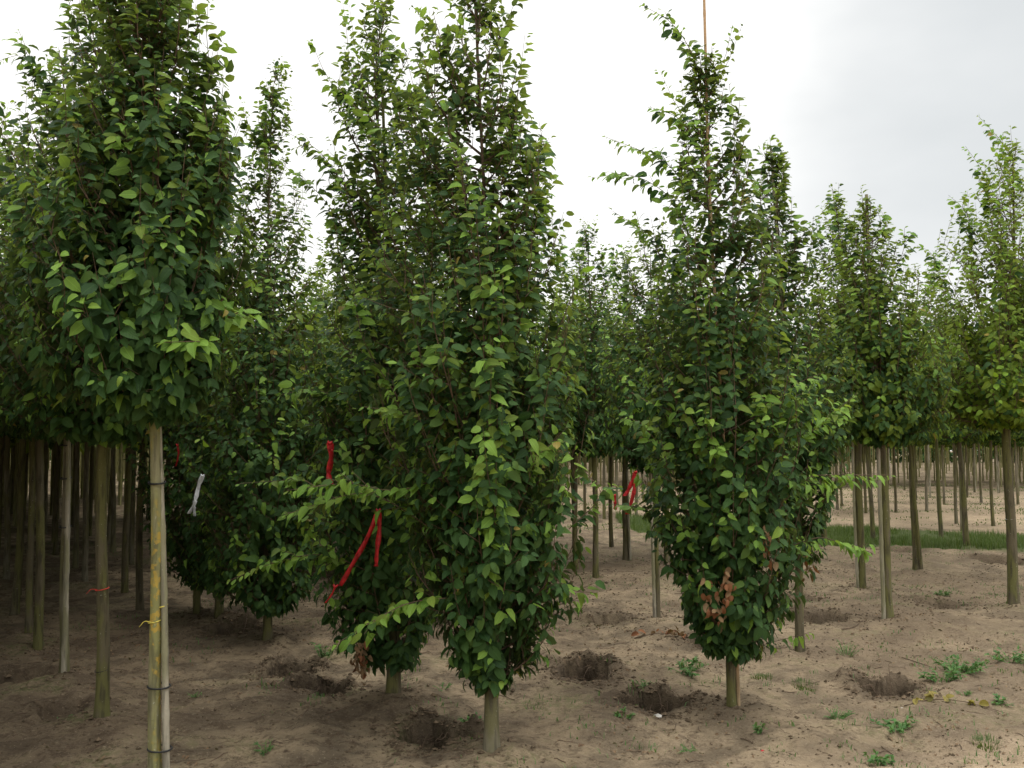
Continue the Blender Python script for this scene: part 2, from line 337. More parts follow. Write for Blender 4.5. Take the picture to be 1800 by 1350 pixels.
# ------------------------------------------------------------------ leaf templates  (y along the blade 0..1, x across, z up)
def leaf_template(lod, fold=0.25, curl=0.3, serr=0.05, wid=0.27, twist=0.0):
    if lod == 'far':
        V = np.array([[0, 0, 0], [-wid * 1.15, .45, .06], [0, 1, -.1], [wid * 1.15, .45, .06]]); T = np.array([[0, 2, 1], [0, 3, 2]])
        return V, T, np.stack([V[:, 0] / (2 * wid) * 0.9 + .5, V[:, 1]], -1)
    ys = {'mid': [0.10, .42, .78], 'low': [.26, .70], 'near': [0.08, .34, .70], 'obj': [.05, .16, .28, .40, .52, .64, .76, .87, .95]}[lod]
    V = [(0, 0, 0)]; uv = [(.5, 0)]
    def w(y): return wid * (math.sin(math.pi * min(1, y ** 0.80)) ** 0.62) * (1.02 if y < .9 else .85)
    def zc(y): return -curl * (y - 0.15) ** 2 * (1 if y > .15 else 0)
    L, R_, C = [], [], []
    for i, y in enumerate(ys):
        ww = w(y) * (1 + (serr * (1 if i % 2 else -1) if lod == 'obj' else 0)); tw = twist * y
        C.append(len(V)); V.append((0, y, zc(y))); uv.append((.5, y))
        L.append(len(V)); V.append((-ww, y - .02, zc(y) + fold * ww + tw * -ww)); uv.append((.5 - ww / (2 * wid), y))
        R_.append(len(V)); V.append((ww, y - .02, zc(y) + fold * ww + tw * ww)); uv.append((.5 + ww / (2 * wid), y))
    tip = len(V); V.append((0, 1.0, zc(1.0) - .02)); uv.append((.5, 1))
    T = [(0, C[0], L[0]), (0, R_[0], C[0])]
    for i in range(len(ys) - 1):
        T += [(C[i], C[i + 1], L[i + 1]), (C[i], L[i + 1], L[i]), (C[i], R_[i + 1], C[i + 1]), (C[i], R_[i], R_[i + 1])]
    T += [(C[-1], tip, L[-1]), (C[-1], R_[-1], tip)]
    return np.array(V, float), np.array(T), np.array(uv, float)
VARS = [(.20, .25, .05, .29, .1), (.45, .45, .06, .30, -.2), (.10, .12, .05, .31, .35), (.75, .40, .05, .28, .1), (.35, .85, .06, .26, -.4), (-.1, .35, .05, .29, .3)]
TPL = {l: [leaf_template(l, *v) for v in VARS] for l in ('near', 'mid', 'low', 'far')}
LEAF_OBJ_MESH = {}
for mi_, mat_ in enumerate(LEAF_MATS):
    for vi, v in enumerate(VARS):
        V_, T_, uv_ = leaf_template('obj', *v)
        LEAF_OBJ_MESH[(mi_, vi)] = mesh_np('leaf', V_, T_, [mat_], uv=uv_, smooth=True)

def leaves_mesh(name, P, AX, NM, SZ, MI, lod):
    """join many leaves into one mesh"""
    Vs, Ts, Us, Ms = [], [], [], []; off = 0
    vi = RNG.integers(0, len(VARS), len(P)); X = np.cross(AX, NM)
    for k in range(len(VARS)):
        s = vi == k
        if not s.any(): continue
        tv, tt, tu = TPL[lod][k]; n = int(s.sum())
        v = P[s][:, None, :] + SZ[s][:, None, None] * (X[s][:, None, :] * tv[None, :, 0:1] + AX[s][:, None, :] * tv[None, :, 1:2] + NM[s][:, None, :] * tv[None, :, 2:3])
        Vs.append(v.reshape(-1, 3)); Ts.append((tt[None] + (np.arange(n) * len(tv))[:, None, None] + off).reshape(-1, 3)); off += n * len(tv)
        Us.append(np.tile(tu, (n, 1))); Ms.append(np.repeat(MI[s], len(tt)))
    return mesh_np(name, np.vstack(Vs), np.vstack(Ts), LEAF_MATS, mi=np.concatenate(Ms), uv=np.vstack(Us), smooth=True)

# ------------------------------------------------------------------ tree builder
def bez(p0, p1, p2, t):
    t = t[..., None]; return (1 - t) ** 2 * p0 + 2 * (1 - t) * t * p1 + t * t * p2
def dbez(p0, p1, p2, t):
    t = t[..., None]; return 2 * (1 - t) * (p1 - p0) + 2 * t * (p2 - p1)

class Tree:
    """geometry in local coordinates, origin at the foot of the trunk"""
    def __init__(s, loc, zb, outline=None, line=None, H=4.4, zc=2.0, width=0.7, seed=0, shape='standard'):
        s.loc = np.array([loc[0], loc[1], zb]); s.rng = np.random.default_rng(seed)
        Y = loc[1]
        if line:                                   # trunk line given where it shows in the photograph
            P = np.array([at(px, py, Y) for px, py in line]) - s.loc; o = np.argsort(P[:, 2]); s.lz, s.lx = P[o, 2], P[o, 0]
            s.ly = np.linspace(0, s.rng.normal(0, .03), len(s.lz))
        else:
            s.lz = np.linspace(0, H, 6); s.lx = np.cumsum(s.rng.normal(0, .012, 6)); s.lx -= s.lx[0]; s.ly = np.cumsum(s.rng.normal(0, .012, 6)); s.ly -= s.ly[0]
        if outline:
            O = []
            for py, xl, xr in outline:
                a, b = at(xl, py, Y) - s.loc, at(xr, py, Y) - s.loc; ax = np.interp(a[2], s.lz, s.lx)
                O.append((a[2], max(ax - a[0], .02), max(b[0] - ax, .02)))
            O.sort(); O = np.array(O)
        else:
            zz = np.linspace(zc, H, 9); tt = (zz - zc) / (H - zc)
            pr = np.interp(tt, [0, .06, .15, .3, .5, .7, .85, 1], [.25, .75, .95, 1, .85, .55, .28, .05]) if shape == 'standard' else np.interp(tt, [0, .06, .2, .45, .6, .8, 1], [.12, .5, .9, 1, .9, .5, .05])
            O = np.stack([zz, width * pr * s.rng.uniform(.88, 1.12, 9), width * pr * s.rng.uniform(.88, 1.12, 9)], -1)
        s.O = O; s.zc, s.zt = O[0, 0], O[-1, 0]
    def axis(s, z):
        z = np.asarray(z, float); return np.stack([np.interp(z, s.lz, s.lx), np.interp(z, s.lz, s.ly), z], -1)
    def rad(s, z, phi):
        l = np.interp(z, s.O[:, 0], s.O[:, 1]); r = np.interp(z, s.O[:, 0], s.O[:, 2]); c = np.cos(phi)
        w = 0.5 + 0.5 * np.sign(c) * np.abs(c) ** 0.7
        return l * (1 - w) + r * w
    def grow(s, n_leaves, size=0.075, spacing=0.034, hang=0.9, n_prim=90, twigs_per=10, young=0.06, olive=0.0, top_loose=1.0):
        g = s.rng; n = n_prim; up = np.array([0, 0, 1.0])
        # primaries: choose tips on the crown's surface
        zs = np.linspace(s.zc, s.zt, 200); wgt = (s.rad(zs, 0) + s.rad(zs, np.pi)) + .24; cdf = np.cumsum(wgt) / wgt.sum()
        zt = np.interp((np.arange(n) + g.uniform(0, 1, n)) / n, cdf, zs); phi = np.arange(n) * 2.399963 + g.normal(0, .35, n)
        r = s.rad(zt, phi) * g.uniform(.72, 1.14, n)
        z0 = np.maximum(s.zc + .02, zt - r * g.uniform(.65, 1.5, n) - .05); z0 = np.minimum(z0, s.zt - .1)
        out = np.stack([np.cos(phi), np.sin(phi), 0 * phi], -1)
        P0 = s.axis(z0); P2 = s.axis(zt) + out * r[:, None]
        P1 = P0 + out * (r * .62)[:, None] + up * ((zt - z0) * .28)[:, None]
        s.prim = (P0, P1, P2)
        # secondaries
        m = n * twigs_per; pi = np.repeat(np.arange(n), twigs_per); t = np.tile(np.linspace(.12, 1.0, twigs_per), n) + g.uniform(-.05, .05, m); t = np.clip(t, .08, 1)
        Q0 = bez(P0[pi], P1[pi], P2[pi], t); tg = unit(dbez(P0[pi], P1[pi], P2[pi], t))
        rv = unit(g.normal(0, 1, (m, 3))); side = unit(rv - tg * (rv * tg).sum(-1, keepdims=True))
        d = unit(tg * g.uniform(.45, 1.1, (m, 1)) + side * g.uniform(.5, 1.1, (m, 1)) + up * .18)
        L = g.uniform(.14, .40, m) * (1.1 - .35 * t) * np.clip(r[pi] * 1.8, .35, 1.1)
        last = t > .95; d[last] = unit(tg[last] + up * .3); L[last] *= 1.25
        wild = (g.uniform(0, 1, m) < .08) & (t > .55); d[wild] = unit(tg[wild] * .8 + up * g.uniform(.2, .9, (int(wild.sum()), 1)) + side[wild] * .3); L[wild] = g.uniform(.24, .48, int(wild.sum()))
        E = Q0 + d * L[:, None] + up * (L * .12)[:, None]
        ax = s.axis(E[:, 2]); rel = E - ax; rl = np.linalg.norm(rel[:, :2], axis=1); ph = np.arctan2(rel[:, 1], rel[:, 0]); lim = s.rad(E[:, 2], ph) * g.uniform(.95, 1.28, m) + .04
        k = np.where(wild, 1.0, np.minimum(1, lim / (rl + 1e-6))); E[:, 0] = ax[:, 0] + rel[:, 0] * k; E[:, 1] = ax[:, 1] + rel[:, 1] * k
        E[:, 2] = np.clip(E[:, 2], s.zc + .055, s.zt + .12)
        M1 = Q0 + (E - Q0) * .5 + side * (L * .08)[:, None]
        s.sec = (Q0, M1, E)
        Ls = np.linalg.norm(E - Q0, axis=1)
        cnt = np.maximum(2, (Ls / spacing).astype(int)); cnt = np.maximum(1, np.round(cnt * min(3.0, n_leaves / cnt.sum())).astype(int))
        j = np.repeat(np.arange(m), cnt); loc_i = np.arange(len(j)) - np.repeat(np.cumsum(cnt) - cnt, cnt)
        tt = (loc_i + .6) / cnt[j]; tt = np.clip(tt, 0, 1)
        P = bez(Q0[j], M1[j], E[j], tt); T = unit(dbez(Q0[j], M1[j], E[j], tt))
        sgn = np.where(loc_i % 2 == 0, 1., -1.)[:, None]
        zrel = (P[:, 2] - s.zc) / (s.zt - s.zc)
        ax = s.axis(P[:, 2]); o = unit((P - ax) * np.array([1, 1, 0])); rho = np.linalg.norm((P - ax)[:, :2], axis=1) / (s.rad(P[:, 2], np.arctan2(o[:, 1], o[:, 0])) + .02)
        hg = hang * np.clip(1.75 - zrel * 2.0, .12, 1.5) * g.uniform(.5, 1.3, len(P))
        s.shoot_paths = []
        young = np.where(np.repeat((g.uniform(0, 1, m) < .055 + .05 * (t > .8)) | (wild & (g.uniform(0, 1, m) < .6)), cnt), np.clip(6 * young, .3, .75), young * .45)
        s._leaf_frames(P, T, sgn, o, hg, size * np.clip(1.12 - .28 * zrel, .6, 1.1), young, olive, tt, rho, zrel)
    def _leaf_frames(s, P, T, sgn, o, hg, size, young, olive, tt, rho, zrel, shoot=False):
        g = s.rng; up = np.array([0, 0, 1.0]); n = len(P)
        side = unit(np.cross(T, up + g.normal(0, .25, (n, 3))))
        A = unit(T * .55 + side * sgn * .85 - up * hg[:, None] + o * .25 + g.normal(0, .22, (n, 3)))
        ref = up * (1.0 - .5 * np.clip(hg, 0, 1))[:, None] + (np.array([0, -.55, 0]) if shoot else 0) + o * (.25 + .9 * np.clip(hg, 0, 1))[:, None] + g.normal(0, .28, (n, 3))
        NM = unit(ref - A * (ref * A).sum(-1, keepdims=True))
        SZ = size * g.uniform(.48, 1.12, n) * np.where(tt > .85, .72, 1.0)
        MI = np.zeros(n, int)
        MI[g.uniform(0, 1, n) < np.clip(olive + 1.1 * np.clip(zrel - .22, 0, 1) * np.clip(rho, 0, 1), 0, .92)] = 4  # olive sun leaves toward the top, with some top light put into the colour
        py = young * (1 + 4 * (tt > .72) * (rho > .8))
        if shoot: py = np.clip(young * 1.1 + .35 * tt, 0, .97)
        u = g.uniform(0, 1, n); MI[u < py] = 1; MI[u > .9965] = 2
        P = P + A * (.012 + .006 * g.uniform(0, 1, (n, 1)))
        new = dict(P=P, A=A, N=NM, S=SZ, M=MI, rho=rho, o=o, sh=np.full(n, len(s.shoot_paths) + 1 if shoot else 0))
        if hasattr(s, 'L'): s.L = {k: np.concatenate([s.L[k], new[k]]) for k in new}
        else: s.L = new
    def shoot(s, px, dY=0.0, size=0.083, spacing=.021, young=.5, hang=.45, side_twigs=0):
        """a single long shoot through photograph points, standing dY metres behind (+) or before (-) the trunk"""
        Y = s.loc[1]; n = len(px); dys = np.linspace(dY * .45, dY, n) if np.isscalar(dY) else dY
        pts = np.array([at(a, b, Y + e) for (a, b), e in zip(px, dys)]) - s.loc
        path = smooth_path(pts, 14); d = np.r_[0, np.cumsum(np.linalg.norm(np.diff(path, axis=0), axis=1))]
        m = max(4, int(d[-1] / spacing)); tt = (np.arange(m) + .5) / m; q = tt * d[-1]
        P = np.stack([np.interp(q, d, path[:, k]) for k in range(3)], -1); tg = np.gradient(path, axis=0); T = unit(np.stack([np.interp(q, d, tg[:, k]) for k in range(3)], -1))
        sgn = np.where(np.arange(m) % 2 == 0, 1., -1.)[:, None]; o = unit(T * np.array([1, 1, 0]) + np.array([0, -.3, 0]))
        hg = hang * s.rng.uniform(.3, 1.4, m)
        s._leaf_frames(P, T, sgn, o, hg, size * np.interp(tt, [0, .2, .85, 1], [.9, 1.1, 1.0, .6]), young, 0, tt, np.ones(m) * 1.1, tt, True)
        polys = [(path, np.linspace(.0035, .0012, 14))]
        if d[-1] > .25:
            for q_ in range(int(d[-1] / .085)):
                tq = s.rng.uniform(.12, .88); i = int(tq * 13); tg_ = unit(tg[i]); sd = unit(np.cross(tg_, s.rng.normal(0, 1, 3) * [.5, .5, 1])); dr = unit(tg_ * .9 + sd * .8 + [0, 0, .05]); ln = s.rng.uniform(.07, .17) * (1.15 - .6 * tq)
                sp = path[i] + dr * np.linspace(0, 1, 6)[:, None] * ln; sp[:, 2] -= .08 * ln * np.linspace(0, 1, 6) ** 2; mm = max(3, int(ln / .024)); t2 = (np.arange(mm) + .6) / mm
                s._leaf_frames(path[i] + dr * (t2 * ln)[:, None], np.tile(dr, (mm, 1)), np.where(np.arange(mm) % 2 == 0, 1., -1.)[:, None], np.tile(o[min(m - 1, int(tq * m))], (mm, 1)), hang * s.rng.uniform(.3, 1.5, mm), size * .92, young * .8, 0, t2 * .6 + tq * .4, np.ones(mm) * 1.1, t2, True)
                polys.append((sp, np.linspace(.0018, .001, 6)))
        s.shoot_paths.append(polys)
    def dry(s, px, dY, n=10, size=.052):
        n = int(n * 1.8)
        """hanging cluster of dead brown leaves"""
        c = np.array(at(*px, s.loc[1] + dY)) - s.loc; g = s.rng
        P = c + g.normal(0, 1, (n, 3)) * np.array([.022, .022, .05]); A = unit(np.array([0, 0, -1.]) + g.normal(0, .35, (n, 3))); ref = g.normal(0, 1, (n, 3)); NM = unit(ref - A * (ref * A).sum(-1, keepdims=True))
        new = dict(P=P, A=A, N=NM, S=size * g.uniform(.6, 1.1, n), M=np.full(n, 3), rho=np.ones(n) * 1.2, o=np.tile([0, -1., 0], (n, 1)), sh=np.zeros(n, int))
        s.L = {k: np.concatenate([s.L[k], new[k]]) for k in new}
    def trunk_arrays(s, r0=.038, ns=14, top=None, flare=1.25):
        top = s.zt - .15 if top is None else top
        k = 34; z = np.r_[-.12, np.linspace(0, 1, k - 1) ** 1.3 * top]
        c = s.axis(z); c[:, 0] += .009 * np.sin(z * 3.1 + s.loc[0] * 5) * np.clip(z * 2, 0, 1); c[:, 1] += .006 * np.cos(z * 2.3) * np.clip(z * 2, 0, 1)
        rad = r0 * np.interp(z, [-.12, 0, .1, .3, 1.9, 2.6, top], [flare * 1.2, flare, 1.08, 1, .78 if s.zc > 1.2 else .55, .42 if s.zc > 1.2 else .32, .09])
        th = np.arange(ns) * 2 * math.pi / ns
        R = rad[:, None] * (1 + .05 * np.cos(3 * th + s.loc[0] * 9)[None] + .03 * np.sin(5 * th[None] + z[:, None] * 1.7) + .025 * s.rng.normal(0, 1, (k, ns)) * .6)
        # fluted foot
        R *= 1 + .10 * np.clip(1 - z / .15, 0, 1)[:, None] * np.cos(4 * th + s.loc[1])[None]
        V = np.stack([c[:, 0:1] + R * np.cos(th), c[:, 1:2] + R * np.sin(th), np.repeat(z[:, None], ns, 1)], -1).reshape(-1, 3)
        i = np.arange(k - 1)[:, None] * ns; a = np.arange(ns)[None]; b = (a + 1) % ns
        return V, np.stack([i + a, i + b, i + ns + b, i + ns + a], -1).reshape(-1, 4)
    def branch_arrays(s, prim=True, sec=True, thick=1.0):
        Vs, Qs, off = [], [], 0
        tt = np.linspace(0, 1, 6)
        P0, P1, P2 = s.prim; P = bez(P0[:, None], P1[:, None], P2[:, None], np.tile(tt, (len(P0), 1)))
        V, Q = tubes(P, np.tile(np.linspace(.0065, .002, 6) * thick, (len(P0), 1)), 4); Vs.append(V); Qs.append(Q); off += len(V)
        if sec:
            Q0, M1, E = s.sec; tt = np.linspace(0, 1, 3); P = bez(Q0[:, None], M1[:, None], E[:, None], np.tile(tt, (len(Q0), 1)))
            V, Q = tubes(P, np.tile(np.array([.0024, .0018, .001]) * thick, (len(Q0), 1)), 3); Vs.append(V); Qs.append(Q + off)
        return np.vstack(Vs), np.vstack(Qs)
    def build(s, name, label, cat='tree', group=None, lod='near', n_obj=300, bark=None, r0=.038, color=(1, 1, 1, 1), sec=True, label_extra=None):
        root = bpy.data.objects.new(name, None); COL.objects.link(root); root.location = s.loc; root.empty_display_size = .2
        root['label'] = label; root['category'] = cat
        if group: root['group'] = group
        V, Q = s.trunk_arrays(r0); link('trunk', mesh_np('trunk', V, Q, [bark or M_BARK], smooth=True), root)
        V, Q = s.branch_arrays(sec=sec); link('branches', mesh_np('branches', V, Q, [M_TWIG], smooth=True), root, kind='stuff')
        shoots = [None]
        for polys in s.shoot_paths:
            VQ = [tubes(pp[None], rr[None], 5) for pp, rr in polys]; off = np.cumsum([0] + [len(v) for v, _ in VQ]); V = np.vstack([v for v, _ in VQ]); Q = np.vstack([q + k for (_, q), k in zip(VQ, off)]); shoots.append(link('shoot', mesh_np('shoot', V, Q, [M_TWIG], smooth=True), root))
        L = s.L; n = len(L['P']); keep = np.ones(n, bool)
        if n_obj:
            wp = L['P'] + s.loc; to = unit(np.array([0, 0, CAMH]) - wp); dist = np.linalg.norm(wp - np.array([0, 0, CAMH]), axis=1)
            face = np.abs((L['N'] * to).sum(-1)); front = (L['o'] * to).sum(-1)
            b = wp[:, 1]; pxx = 900 + F * wp[:, 0] / b; inside = (pxx > -10) & (pxx < 1810) & ((wp[:, 2] - CAMH) / b * F < 800)
            sc = np.clip(L['rho'], 0, 1.2) * .9 + front * .8 + face * .4 + (L['sh'] > 0) * .5 + (L['S'] / .08) * .3 + s.rng.uniform(0, .55, n) - 9 * (~inside)
            pick = np.argsort(-sc)[:n_obj]; keep[pick] = False
            X = np.cross(L['A'], L['N'])
            for q in pick:
                vi = int(s.rng.integers(0, len(VARS)))
                o = bpy.data.objects.new('leaf', LEAF_OBJ_MESH[(int(L['M'][q]), vi)]); COL.objects.link(o); o.parent = shoots[int(L['sh'][q])] or root
                k = float(L['S'][q]); x, a, nn, p = X[q], L['A'][q], L['N'][q], L['P'][q]
                o.matrix_local = Matrix(((x[0] * k, a[0] * k, nn[0] * k, p[0]), (x[1] * k, a[1] * k, nn[1] * k, p[1]), (x[2] * k, a[2] * k, nn[2] * k, p[2]), (0, 0, 0, 1)))
                o.color = color
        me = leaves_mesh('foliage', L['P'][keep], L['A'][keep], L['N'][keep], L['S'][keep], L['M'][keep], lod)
        fo = link('foliage', me, root, kind='stuff'); fo.color = color
        s.root = root
        return root

def stake(name, label, pts, r, mat, ties=(), tie_r=.05, group=None, node=.28, tie_mat=None):
    """bamboo cane with swollen nodes, and the rubber ties that hold it"""
    pts = np.array(pts, float); base = pts[0].copy(); L = np.linalg.norm(pts[-1] - pts[0]); n = max(8, int(L / .035))
    path = smooth_path(pts - base, n); h = np.linspace(0, L, n)
    rr = r * np.interp(h, [0, L], [1.05, .8]) * (1 + .16 * (np.abs(((h + .1) % node) - node / 2) > node / 2 - .02))
    V, Q = tubes(path[None], rr[None], 10)
    root = bpy.data.objects.new(name, None); COL.objects.link(root); root.location = base; root['label'] = label; root['category'] = 'stake'
    if group: root['group'] = group
    top = path[-1]
    link('cane', mesh_np('cane', V, Q, [mat], smooth=True), root)
    for (z, cx, cy, ra, rb) in ties:      # elliptical band round stake and trunk
        th = np.linspace(0, 2 * math.pi, 19); p = np.stack([cx - base[0] + ra * np.cos(th), cy - base[1] + rb * np.sin(th), np.full(19, z - base[2]) + .006 * np.sin(th)], -1)
        V, Q = tubes(p[None], np.full((1, 19), .0045), 5); link('tie', mesh_np('tie', V, Q, [tie_mat or M_RUBBER], smooth=True), root)
    return root

TREES = {}
def key_tree(key, name, label, outline, line, grow, build, shoots=(), drys=()):
    x, y = KEY[key]; zb = gz(x, y) - .01
    t = Tree((x, y), zb, outline, line, seed=abs(hash(key)) % 99991 if False else sum(ord(c) * (i + 3) for i, c in enumerate(key)))
    t.grow(**grow)
    for sh in shoots: t.shoot(*sh[0:1], **sh[1])
    for d in drys: t.dry(*d)
    t.build(name, label, **build); TREES[key] = t
    return t

HB = 'hornbeam'
near = dict(lod='near', n_obj=300)
key_tree('centre', HB, 'tall narrow hornbeam leafy almost to the ground, short pale stem beside the nearest pit',
    [(1205, 852, 876), (1180, 815, 912), (1135, 800, 945), (1070, 775, 980), (1000, 740, 998), (900, 710, 1008), (800, 690, 1000), (700, 665, 1008), (600, 650, 1000), (500, 655, 980), (400, 675, 965), (300, 682, 955), (230, 692, 945), (180, 712, 925), (100, 736, 890), (30, 775, 876), (-30, 820, 852)],
    [(864, 1338), (862, 1100), (857, 700), (848, 300), (838, 0), (832, -60)],
    dict(n_leaves=13000, n_prim=150, twigs_per=11, size=.074), dict(**near, bark=M_BARK_G, r0=.036),
    [([(800, 830), (700, 862), (610, 850), (505, 862)], dict(dY=-.35, hang=.6)), ([(760, 930), (680, 880), (620, 868), (500, 905)], dict(dY=-.25)),
     ([(800, 1050), (720, 1060), (650, 1095), (582, 1138)], dict(dY=-.35, hang=.5)), ([(820, 790), (760, 750), (700, 725), (640, 715)], dict(dY=-.4)),
     ([(885, 700), (872, 560), (858, 430), (842, 345)], dict(dY=-.50, young=.25)), ([(825, 230), (795, 130), (765, 60), (722, 8)], dict(dY=-.1, young=.2)),
     ([(770, 330), (700, 240), (650, 215), (590, 150)], dict(dY=.1, young=.2)), ([(960, 1000), (1000, 1035), (1045, 1042)], dict(dY=-.1, young=.1)),
     ([(905, 380), (915, 280), (905, 190)], dict(dY=-.05, young=.2)), ([(930, 420), (945, 330), (942, 240)], dict(dY=-.1, young=.2)), ([(900, 860), (950, 800), (985, 760)], dict(dY=-.4, young=.5)),
     ([(760, 700), (740, 640), (775, 620), (800, 650)], dict(dY=-.45, young=.4)), ([(870, 960), (850, 880), (838, 800)], dict(dY=-.5, young=.3)), ([(842, 60), (838, 10), (836, -30)], dict(dY=0, young=.1)),
     ([(700, 700), (640, 600), (620, 500)], dict(dY=-.15, young=.3)), ([(905, 600), (910, 500), (900, 400)], dict(dY=-.45, young=.25)), ([(1000, 930), (1055, 870), (1020, 820)], dict(dY=.1, young=.1))],
    [])
key_tree('second', HB, 'low-branched hornbeam behind the red ribbons, brown dead leaves hanging at its lowest branch',
    [(1170, 660, 715), (1140, 620, 740), (1080, 595, 760), (1000, 580, 790), (900, 560, 800), (800, 548, 810), (700, 550, 810), (600, 558, 800), (500, 562, 790), (400, 578, 780), (300, 582, 790), (200, 586, 772), (130, 594, 745), (60, 635, 708), (0, 665, 690)],
    [(691, 1247), (688, 1100), (675, 600), (660, 150), (672, -10)],
    dict(n_leaves=10500, n_prim=130, twigs_per=10, size=.074), dict(**near, bark=M_BARK, r0=.036),
    [([(650, 390), (600, 320), (560, 265), (500, 230)], dict(dY=-.1, young=.15)), ([(630, 450), (590, 380), (550, 330), (490, 285)], dict(dY=0, young=.15)),
     ([(660, 240), (620, 180), (585, 138)], dict(dY=0, young=.2)), ([(650, 760), (590, 700), (545, 685), (490, 695)], dict(dY=-.35, young=.6)),
     ([(650, 880), (560, 840), (490, 845), (420, 850)], dict(dY=-.4, young=.25)), ([(660, 1010), (570, 975), (480, 990), (400, 1022)], dict(dY=-.5, young=.55)),
     ([(660, 160), (668, 80), (672, 5)], dict(dY=0, young=.2)), ([(640, 950), (560, 910), (500, 900)], dict(dY=-.3, young=.2)), ([(690, 250), (720, 180), (705, 130)], dict(dY=-.1, young=.2))],
    [((632, 1160), -.28, 16), ((640, 1150), -.2, 10)])
key_tree('right', HB, 'narrow hornbeam tied to a long bamboo cane, brown dead leaves hanging low in its crown',
    [(1150, 1272, 1302), (1125, 1232, 1350), (1060, 1195, 1372), (1000, 1172, 1395), (900, 1155, 1412), (800, 1148, 1412), (700, 1150, 1410), (640, 1155, 1395), (600, 1140, 1380), (500, 1140, 1362), (430, 1150, 1340), (350, 1180, 1325), (300, 1192, 1312), (250, 1195, 1305), (200, 1205, 1290), (150, 1220, 1270), (90, 1222, 1245)],
    [(1287, 1252), (1280, 1100), (1262, 700), (1248, 300), (1240, 150), (1225, 60)],
    dict(n_leaves=11500, n_prim=140, twigs_per=11, size=.074), dict(**near, bark=M_BARK, r0=.027),
    [([(1240, 200), (1222, 110), (1185, 45), (1128, 8)], dict(dY=0, young=.35)), ([(1215, 400), (1170, 340), (1110, 308), (1040, 312)], dict(dY=-.1, young=.35)),
     ([(1220, 350), (1175, 290), (1120, 262), (1062, 240)], dict(dY=0, young=.3)), ([(1235, 270), (1195, 210), (1142, 188)], dict(dY=-.1, young=.3)), ([(1210, 500), (1150, 420), (1075, 370)], dict(dY=0, young=.2)),
     ([(1320, 780), (1370, 700), (1410, 670), (1448, 655)], dict(dY=-.4, young=.6)), ([(1340, 860), (1400, 780), (1450, 740), (1508, 690)], dict(dY=-.3, young=.65)),
     ([(1380, 880), (1420, 840), (1480, 835), (1572, 835)], dict(dY=-.1, young=.8, hang=.9)), ([(1390, 960), (1440, 945), (1480, 955), (1528, 970)], dict(dY=-.1, young=.75, hang=.8)),
     ([(1200, 820), (1150, 770), (1120, 740), (1090, 735)], dict(dY=-.3, young=.3)), ([(1290, 310), (1290, 220), (1282, 150)], dict(dY=0, young=.2)), ([(1200, 960), (1150, 900), (1070, 885)], dict(dY=.1, young=.3)),
     ([(1260, 840), (1245, 780), (1240, 720)], dict(dY=-.5, young=.5)), ([(1350, 780), (1350, 720), (1335, 690)], dict(dY=-.45, young=.4)), ([(1110, 690), (1160, 720), (1220, 770)], dict(dY=-.2, young=.3)), ([(1315, 480), (1335, 380), (1338, 300)], dict(dY=.1, young=.1))],
    [((1275, 1025), -.42, 14), ((1262, 1065), -.40, 12), ((1250, 1045), -.4, 8), ((1350, 955), -.4, 5), ((1355, 965), -.4, 5), ((1425, 1000), -.1, 5)])
key_tree('front_left', HB, 'nearest tall-stemmed hornbeam at left with yellow lichen on its bark, tied to a pale cane',
    [(730, 262, 296), (708, 185, 365), (675, 125, 392), (620, 95, 402), (560, 85, 408), (480, 90, 414), (400, 105, 418), (320, 122, 412), (240, 138, 398), (160, 168, 378), (80, 172, 362), (0, 178, 342), (-80, 200, 320), (-170, 235, 290)],
    [(272, 1404), (273, 1100), (275, 750), (272, 400), (265, 100), (262, -180)],
    dict(n_leaves=12000, n_prim=135, twigs_per=11, size=.076), dict(**near, bark=M_BARK_L, r0=.0285),
    [([(300, 640), (330, 605), (350, 600), (280, 602)], dict(dY=-.45, young=.8)), ([(380, 600), (400, 560), (440, 540)], dict(dY=-.2, young=.9)),
     ([(330, 300), (345, 150), (352, 45)], dict(dY=0, young=.15)), ([(240, 330), (225, 260), (215, 190)], dict(dY=-.45, young=.35)), ([(300, 480), (295, 420), (250, 370)], dict(dY=-.5, young=.3)),
     ([(210, 230), (190, 80), (170, 5)], dict(dY=0, young=.2)), ([(350, 330), (365, 250), (360, 190)], dict(dY=-.2, young=.3)), ([(190, 300), (140, 210), (110, 190)], dict(dY=-.4, young=.4))])
key_tree('left2', HB, 'tall-stemmed hornbeam with mossy green trunk tied round with red twine, second in the left row',
    [(772, 165, 200), (745, 100, 280), (690, 50, 310), (600, 25, 330), (500, 20, 330), (400, 25, 320), (300, 45, 310), (200, 75, 290), (120, 110, 260), (40, 140, 230), (-30, 165, 200)],
    [(178, 1288), (179, 1100), (182, 770), (185, 400), (180, 0), (178, -60)],
    dict(n_leaves=7500, n_prim=100, twigs_per=10, size=.079), dict(**near, bark=M_BARK, r0=.035),
    [([(120, 250), (80, 160), (40, 100), (-5, 108)], dict(dY=-.1, young=.3)), ([(110, 170), (60, 110), (32, 52)], dict(dY=-.1, young=.2)), ([(70, 420), (20, 290), (-10, 190)], dict(dY=-.2, young=.2)), ([(150, 100), (130, 40), (118, -10)], dict(dY=0, young=.2))])
mid = dict(lod='low', n_obj=300)
key_tree('left3', HB, 'slim tall-stemmed hornbeam with pale banded stem, third in the left row',
    [(762, 90, 130), (735, 20, 200), (650, -40, 240), (500, -50, 250), (380, -30, 230), (250, 10, 200), (150, 60, 160), (90, 90, 125)],
    [(113, 1192), (117, 760), (115, 400), (112, 80)], dict(n_leaves=6500, n_prim=85, twigs_per=10), dict(lod='low', n_obj=220, bark=M_BARK_G, r0=.030),
    [([(20, 380), (-5, 250), (-30, 180)], dict(dY=0, young=.2))])
